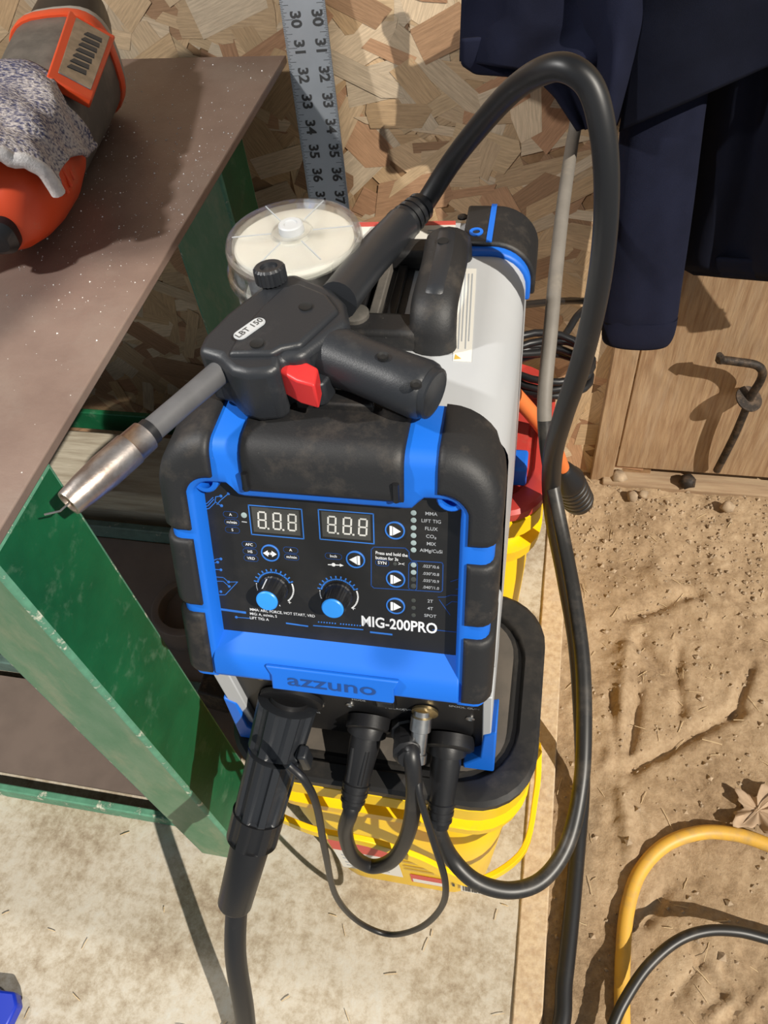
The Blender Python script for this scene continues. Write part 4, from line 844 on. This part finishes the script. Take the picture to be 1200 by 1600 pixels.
rag = thing('cleaning_cloth', 'grey fluffy cleaning cloth with white hem draped over the power tool', 'cloth', V(*(T0 + TD*.4*TL).xy, PZ))
def ragp(u, v, o=0):                                   # u along the tool, v over it from the far side to the near side
    h = -.14 + .72*u - .20*u*sm(v, .50, .85) + .10*v*(1-u); t = math.radians(200 - 196*v + 8*math.sin(u*5)); wv = .0022*math.sin(u*19 + v*7) + .0016*math.sin(v*23 + u*4) + .0012*noise.noise(Vector((u*14, v*14, 2)))
    c, s = math.cos(t), math.sin(t); k = 2/2.6; c_, s_ = math.copysign(abs(c)**k, c), math.copysign(abs(s)**k, s); r = .0500 + wv + o
    return T0 + TD*(h*TL) + TS*c_*r + V(0,0,s_*r + .002)
mb = MB(); mb.grid(lambda u, v: ragp(u, v), 46, 60); obj('pile', mb, M['cloth'], rag, angle=180, solid=.003)
mb = MB(); hp_ = [ragp(.0, k/50, .0008 + .0006*math.sin(k*1.3)) for k in range(51)]; mb.tube(hp_, .0058, 10); obj('hem', mb, M['hem'], rag, angle=80)
mb = MB(); hp_ = [ragp(k/40, 1, .0005) for k in range(41)]; mb.tube(hp_, .0032, 8); obj('hem', mb, M['cloth'], rag, angle=80)
# ------------------------------------------------------------------ jacket on the wall
jk = thing('jacket', 'dark navy work jacket hanging on the wall with one sleeve down', 'jacket', at(1010, 545, Y=.87))
def lerp_poly(P, t):
    L_ = [0]
    for i in range(1, len(P)): L_.append(L_[-1] + math.hypot(P[i][0]-P[i-1][0], P[i][1]-P[i-1][1]))
    s = t*L_[-1]; i = 0
    while i < len(P)-2 and L_[i+1] < s: i += 1
    f = (s-L_[i])/max(1e-6, L_[i+1]-L_[i]); return (P[i][0]+(P[i+1][0]-P[i][0])*f, P[i][1]+(P[i+1][1]-P[i][1])*f)
def drape(name, Lf, Rt, yfn, m, nu=40, nv=44, th=.004):
    mb = MB()
    def fn(u, v):
        a, b = lerp_poly(Lf, v), lerp_poly(Rt, v); x, y = a[0]+(b[0]-a[0])*u, a[1]+(b[1]-a[1])*u
        return at(x, y, Y=yfn(u, v) + .0025*noise.noise(Vector((u*6, v*5, len(name)))))
    mb.grid(fn, nu, nv); return obj(name, mb, m, jk, angle=180, solid=th)
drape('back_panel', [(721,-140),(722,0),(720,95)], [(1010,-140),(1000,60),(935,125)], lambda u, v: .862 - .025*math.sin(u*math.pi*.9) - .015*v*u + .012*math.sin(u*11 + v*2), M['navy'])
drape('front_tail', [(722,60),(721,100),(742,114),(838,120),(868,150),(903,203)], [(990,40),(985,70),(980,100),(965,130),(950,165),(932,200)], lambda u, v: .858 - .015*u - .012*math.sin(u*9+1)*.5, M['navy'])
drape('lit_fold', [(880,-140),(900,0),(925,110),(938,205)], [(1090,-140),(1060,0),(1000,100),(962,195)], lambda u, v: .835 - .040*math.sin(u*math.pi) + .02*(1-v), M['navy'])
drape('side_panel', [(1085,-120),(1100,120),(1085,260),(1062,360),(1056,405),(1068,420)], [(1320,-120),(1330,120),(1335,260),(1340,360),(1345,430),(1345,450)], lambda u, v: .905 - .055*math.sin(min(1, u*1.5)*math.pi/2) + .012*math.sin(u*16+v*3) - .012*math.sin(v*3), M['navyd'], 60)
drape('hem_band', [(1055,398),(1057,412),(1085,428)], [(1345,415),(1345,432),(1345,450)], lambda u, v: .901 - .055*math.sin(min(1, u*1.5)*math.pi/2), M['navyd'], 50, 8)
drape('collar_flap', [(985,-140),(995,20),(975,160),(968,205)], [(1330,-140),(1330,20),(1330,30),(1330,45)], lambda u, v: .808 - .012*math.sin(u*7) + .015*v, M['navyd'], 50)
sv = []; sw_ = []
for (xl, xr, y, yy) in ((985,1120,60,.87),(975,1100,150,.862),(966,1092,230,.855),(957,1080,310,.850),(950,1068,390,.848),(946,1058,455,.848),(944,1055,503,.848)):
    a, b = at(xl, y, Y=yy), at(xr, y, Y=yy); sv.append((a+b)/2); sw_.append((b-a).length/2)
mb = MB(); n = 36; vs = []
for i, (c_, r_) in enumerate(zip(sv, sw_)):
    for k in range(n):
        t = 2*math.pi*k/n; fo = 1 + .07*math.sin(3*t + i*.5) + .03*math.sin(7*t - i*.8); vs.append(c_ + V(math.cos(t)*r_*fo, math.sin(t)*r_*.50*fo, 0))
mb.add(vs, [(i*n+k, i*n+(k+1) % n, (i+1)*n+(k+1) % n, (i+1)*n+k) for i in range(len(sv)-1) for k in range(n)]); slv = obj('sleeve', mb, M['navy'], jk, angle=180, solid=.003, subs=1)
mb = MB(); vs = []; c_, r_ = sv[-1], sw_[-1]
for i, (dz, s) in enumerate(((.012, 1.02), (-.006, 1.05), (-.020, 1.04), (-.032, .96), (-.030, .88), (-.01, .84))):
    for k in range(n):
        t = 2*math.pi*k/n; fo = (1 + .05*math.sin(3*t + 3))*s; vs.append(c_ + V(math.cos(t)*r_*fo, math.sin(t)*r_*.52*fo, dz))
mb.add(vs, [(i*n+k, i*n+(k+1) % n, (i+1)*n+(k+1) % n, (i+1)*n+k) for i in range(5) for k in range(n)]); obj('cuff', mb, M['navy'], slv, angle=180, subs=1)
# ------------------------------------------------------------------ iron hook on the planks
HY = .905
hk = thing('iron_hook', 'bent black iron bar with a washer leaning on the planks', 'hook', at(1130, 725, Y=HY))
mb = MB(); hk_pts = [at(1126,562,Y=HY-.004), at(1150,565,Y=HY-.006), at(1180,570,Y=HY-.006), at(1191,580,Y=HY-.004), at(1188,595,Y=HY), at(1174,618,Y=HY), at(1165,640,Y=HY), at(1148,680,Y=HY), at(1132,712,Y=HY+.004), at(1120,735,Y=HY+.010)]
mb.tube(spl(hk_pts, 5), .0060, 12); obj('bar', mb, M['iron'], hk, angle=80)
mb = MB(); c_ = at(1170, 622, Y=HY); mb.lathe(c_ - V(0,0,.002), V(.35,-.35,1), [(0, .0075), (0, .0205), (.0022, .0205), (.0022, .0075)], 24); obj('washer', mb, M['iron'], hk, angle=30)
mb = MB(); mb.tube([at(1126,562,Y=HY-.004), at(1124,554,Y=HY-.012)], [.0075,.004], 8); obj('tip', mb, M['iron'], hk)
# ------------------------------------------------------------------ litter
def crumple(name, c, r, m, seed, flat=1., label='', cat='clod', group=None):
    mb = MB(); rs = random.Random(seed); bm = bmesh.new(); bmesh.ops.create_icosphere(bm, subdivisions=2, radius=1)
    for v in bm.verts:
        k = 1 + .35*noise.noise(v.co*1.6 + V(seed, 0, 0)) + .15*noise.noise(v.co*4 + V(0, seed, 0)); v.co = V(v.co.x*k*r, v.co.y*k*r, v.co.z*k*r*flat)
    mb.add([v.co + c for v in bm.verts], [tuple(v.index for v in f.verts) for f in bm.faces]); bm.free()
    return tag(obj(name, mb, m, angle=180), label, cat, group)
for i, (x, y, r, where) in enumerate(((967,745,.013,'pale round dirt clod at the left end of the sill'), (988,775,.010,'small dirt clod just below the sill beside the pale clod'), (1137,792,.011,'dirt clod in front of the sill below the iron hook'), (1005,772,.008,'tiny dirt clod to the right of the other clods by the sill'), (1080,720,.014,'dark clod wedged against the plank foot beside the iron hook'))):
    p = at(x, y, Z=.008) if i != 4 else V(at(x, y+15, Y=.915).x, .915, .017); crumple('dirt_clod', p, r, M['grit'] if i != 4 else M['iron'], i+2, .75, where, 'clod', 'dirt clods along the sill')
lf = thing('dry_leaf', 'curled dry brown leaf on the dirt above the yellow hose', 'leaf', at(1180, 1270, Z=.008)); lc = at(1185, 1266, Z=.004)
def leaff(u, v):
    t = u*2*math.pi; r = .030*v*(1 + .30*math.cos(5*t + .6*math.sin(t)) + .12*math.cos(13*t) + .15*math.sin(2*t)); return lc + V(r*math.cos(t), r*.9*math.sin(t), .009*v*v*(.5+.5*math.sin(5*t+1)) + .003*math.sin(9*t)*v)
mb = MB(); mb.grid(leaff, 60, 7, True); obj('blade', mb, M['leaf'], lf, angle=50, solid=.0006)
mb = MB(); mb.tube([lc + V(-.03, -.03, .002), lc + V(0,0,.004), lc + V(.03,.03,.01)], .0008, 6); obj('midrib', mb, M['leaf'], lf)
rs = random.Random(3); mb = MB()
for i in range(2600):
    x, y = rs.uniform(.066, .70), rs.uniform(.02, .93)
    if rs.random() < .45: y = rs.gauss(.80, .08)
    if y > .925: continue
    r = abs(rs.gauss(0, .0016)) + .0006; z = hill(x, y) + r*.4; a = rs.uniform(0, 6)
    P = [V(x + r*math.cos(a+k*1.57)*rs.uniform(.7,1.3), y + r*math.sin(a+k*1.57)*rs.uniform(.7,1.3), z) for k in range(4)]
    mb.add(P + [V(x, y, z+r*.8), V(x, y, z-r)], [(0,1,4),(1,2,4),(2,3,4),(3,0,4),(1,0,5),(2,1,5),(3,2,5),(0,3,5)])
tag(obj('pebbles', mb, M['grit'], smooth=False), 'small pebbles and crumbs strewn over the dirt', 'pebbles', kind='stuff')
mb = MB()
for i in range(300):
    if i < 230: x, y = rs.uniform(.07, .70), rs.uniform(.02, .92); z = hill(x, y) + .0012
    else: x, y = rs.uniform(-.9, .06), rs.uniform(-.1, .24); z = .0022 if x < .03 else .0058
    a = rs.uniform(0, 3.14); l = rs.uniform(.003, .014 if i < 230 else .008); d_ = V(math.cos(a), math.sin(a), rs.uniform(-.05,.12)); p = V(x, y, z)
    mb.tube([p - d_*l, p + V(0,0,.0006), p + d_*l], rs.uniform(.0003, .0007), 4)
tag(obj('straw_bits', mb, M['straw'], smooth=False), 'bits of straw scattered on the dirt and concrete', 'straw', kind='stuff')
mb = MB(); c_ = at(8, 1583, Z=.012); mb.prism([c_ + V(a, b, 0) for a, b in ((-.08,-.05),(.004,-.045),(.018,-.012),(.020,.010),(.010,.022),(-.012,.020),(-.03,.026),(-.08,.02))], (.0,.0,.018)); tag(obj('plastic_scrap', mb, M['bluerag'], bevel=.003), 'bright blue plastic piece on the concrete at the left edge', 'plastic piece')
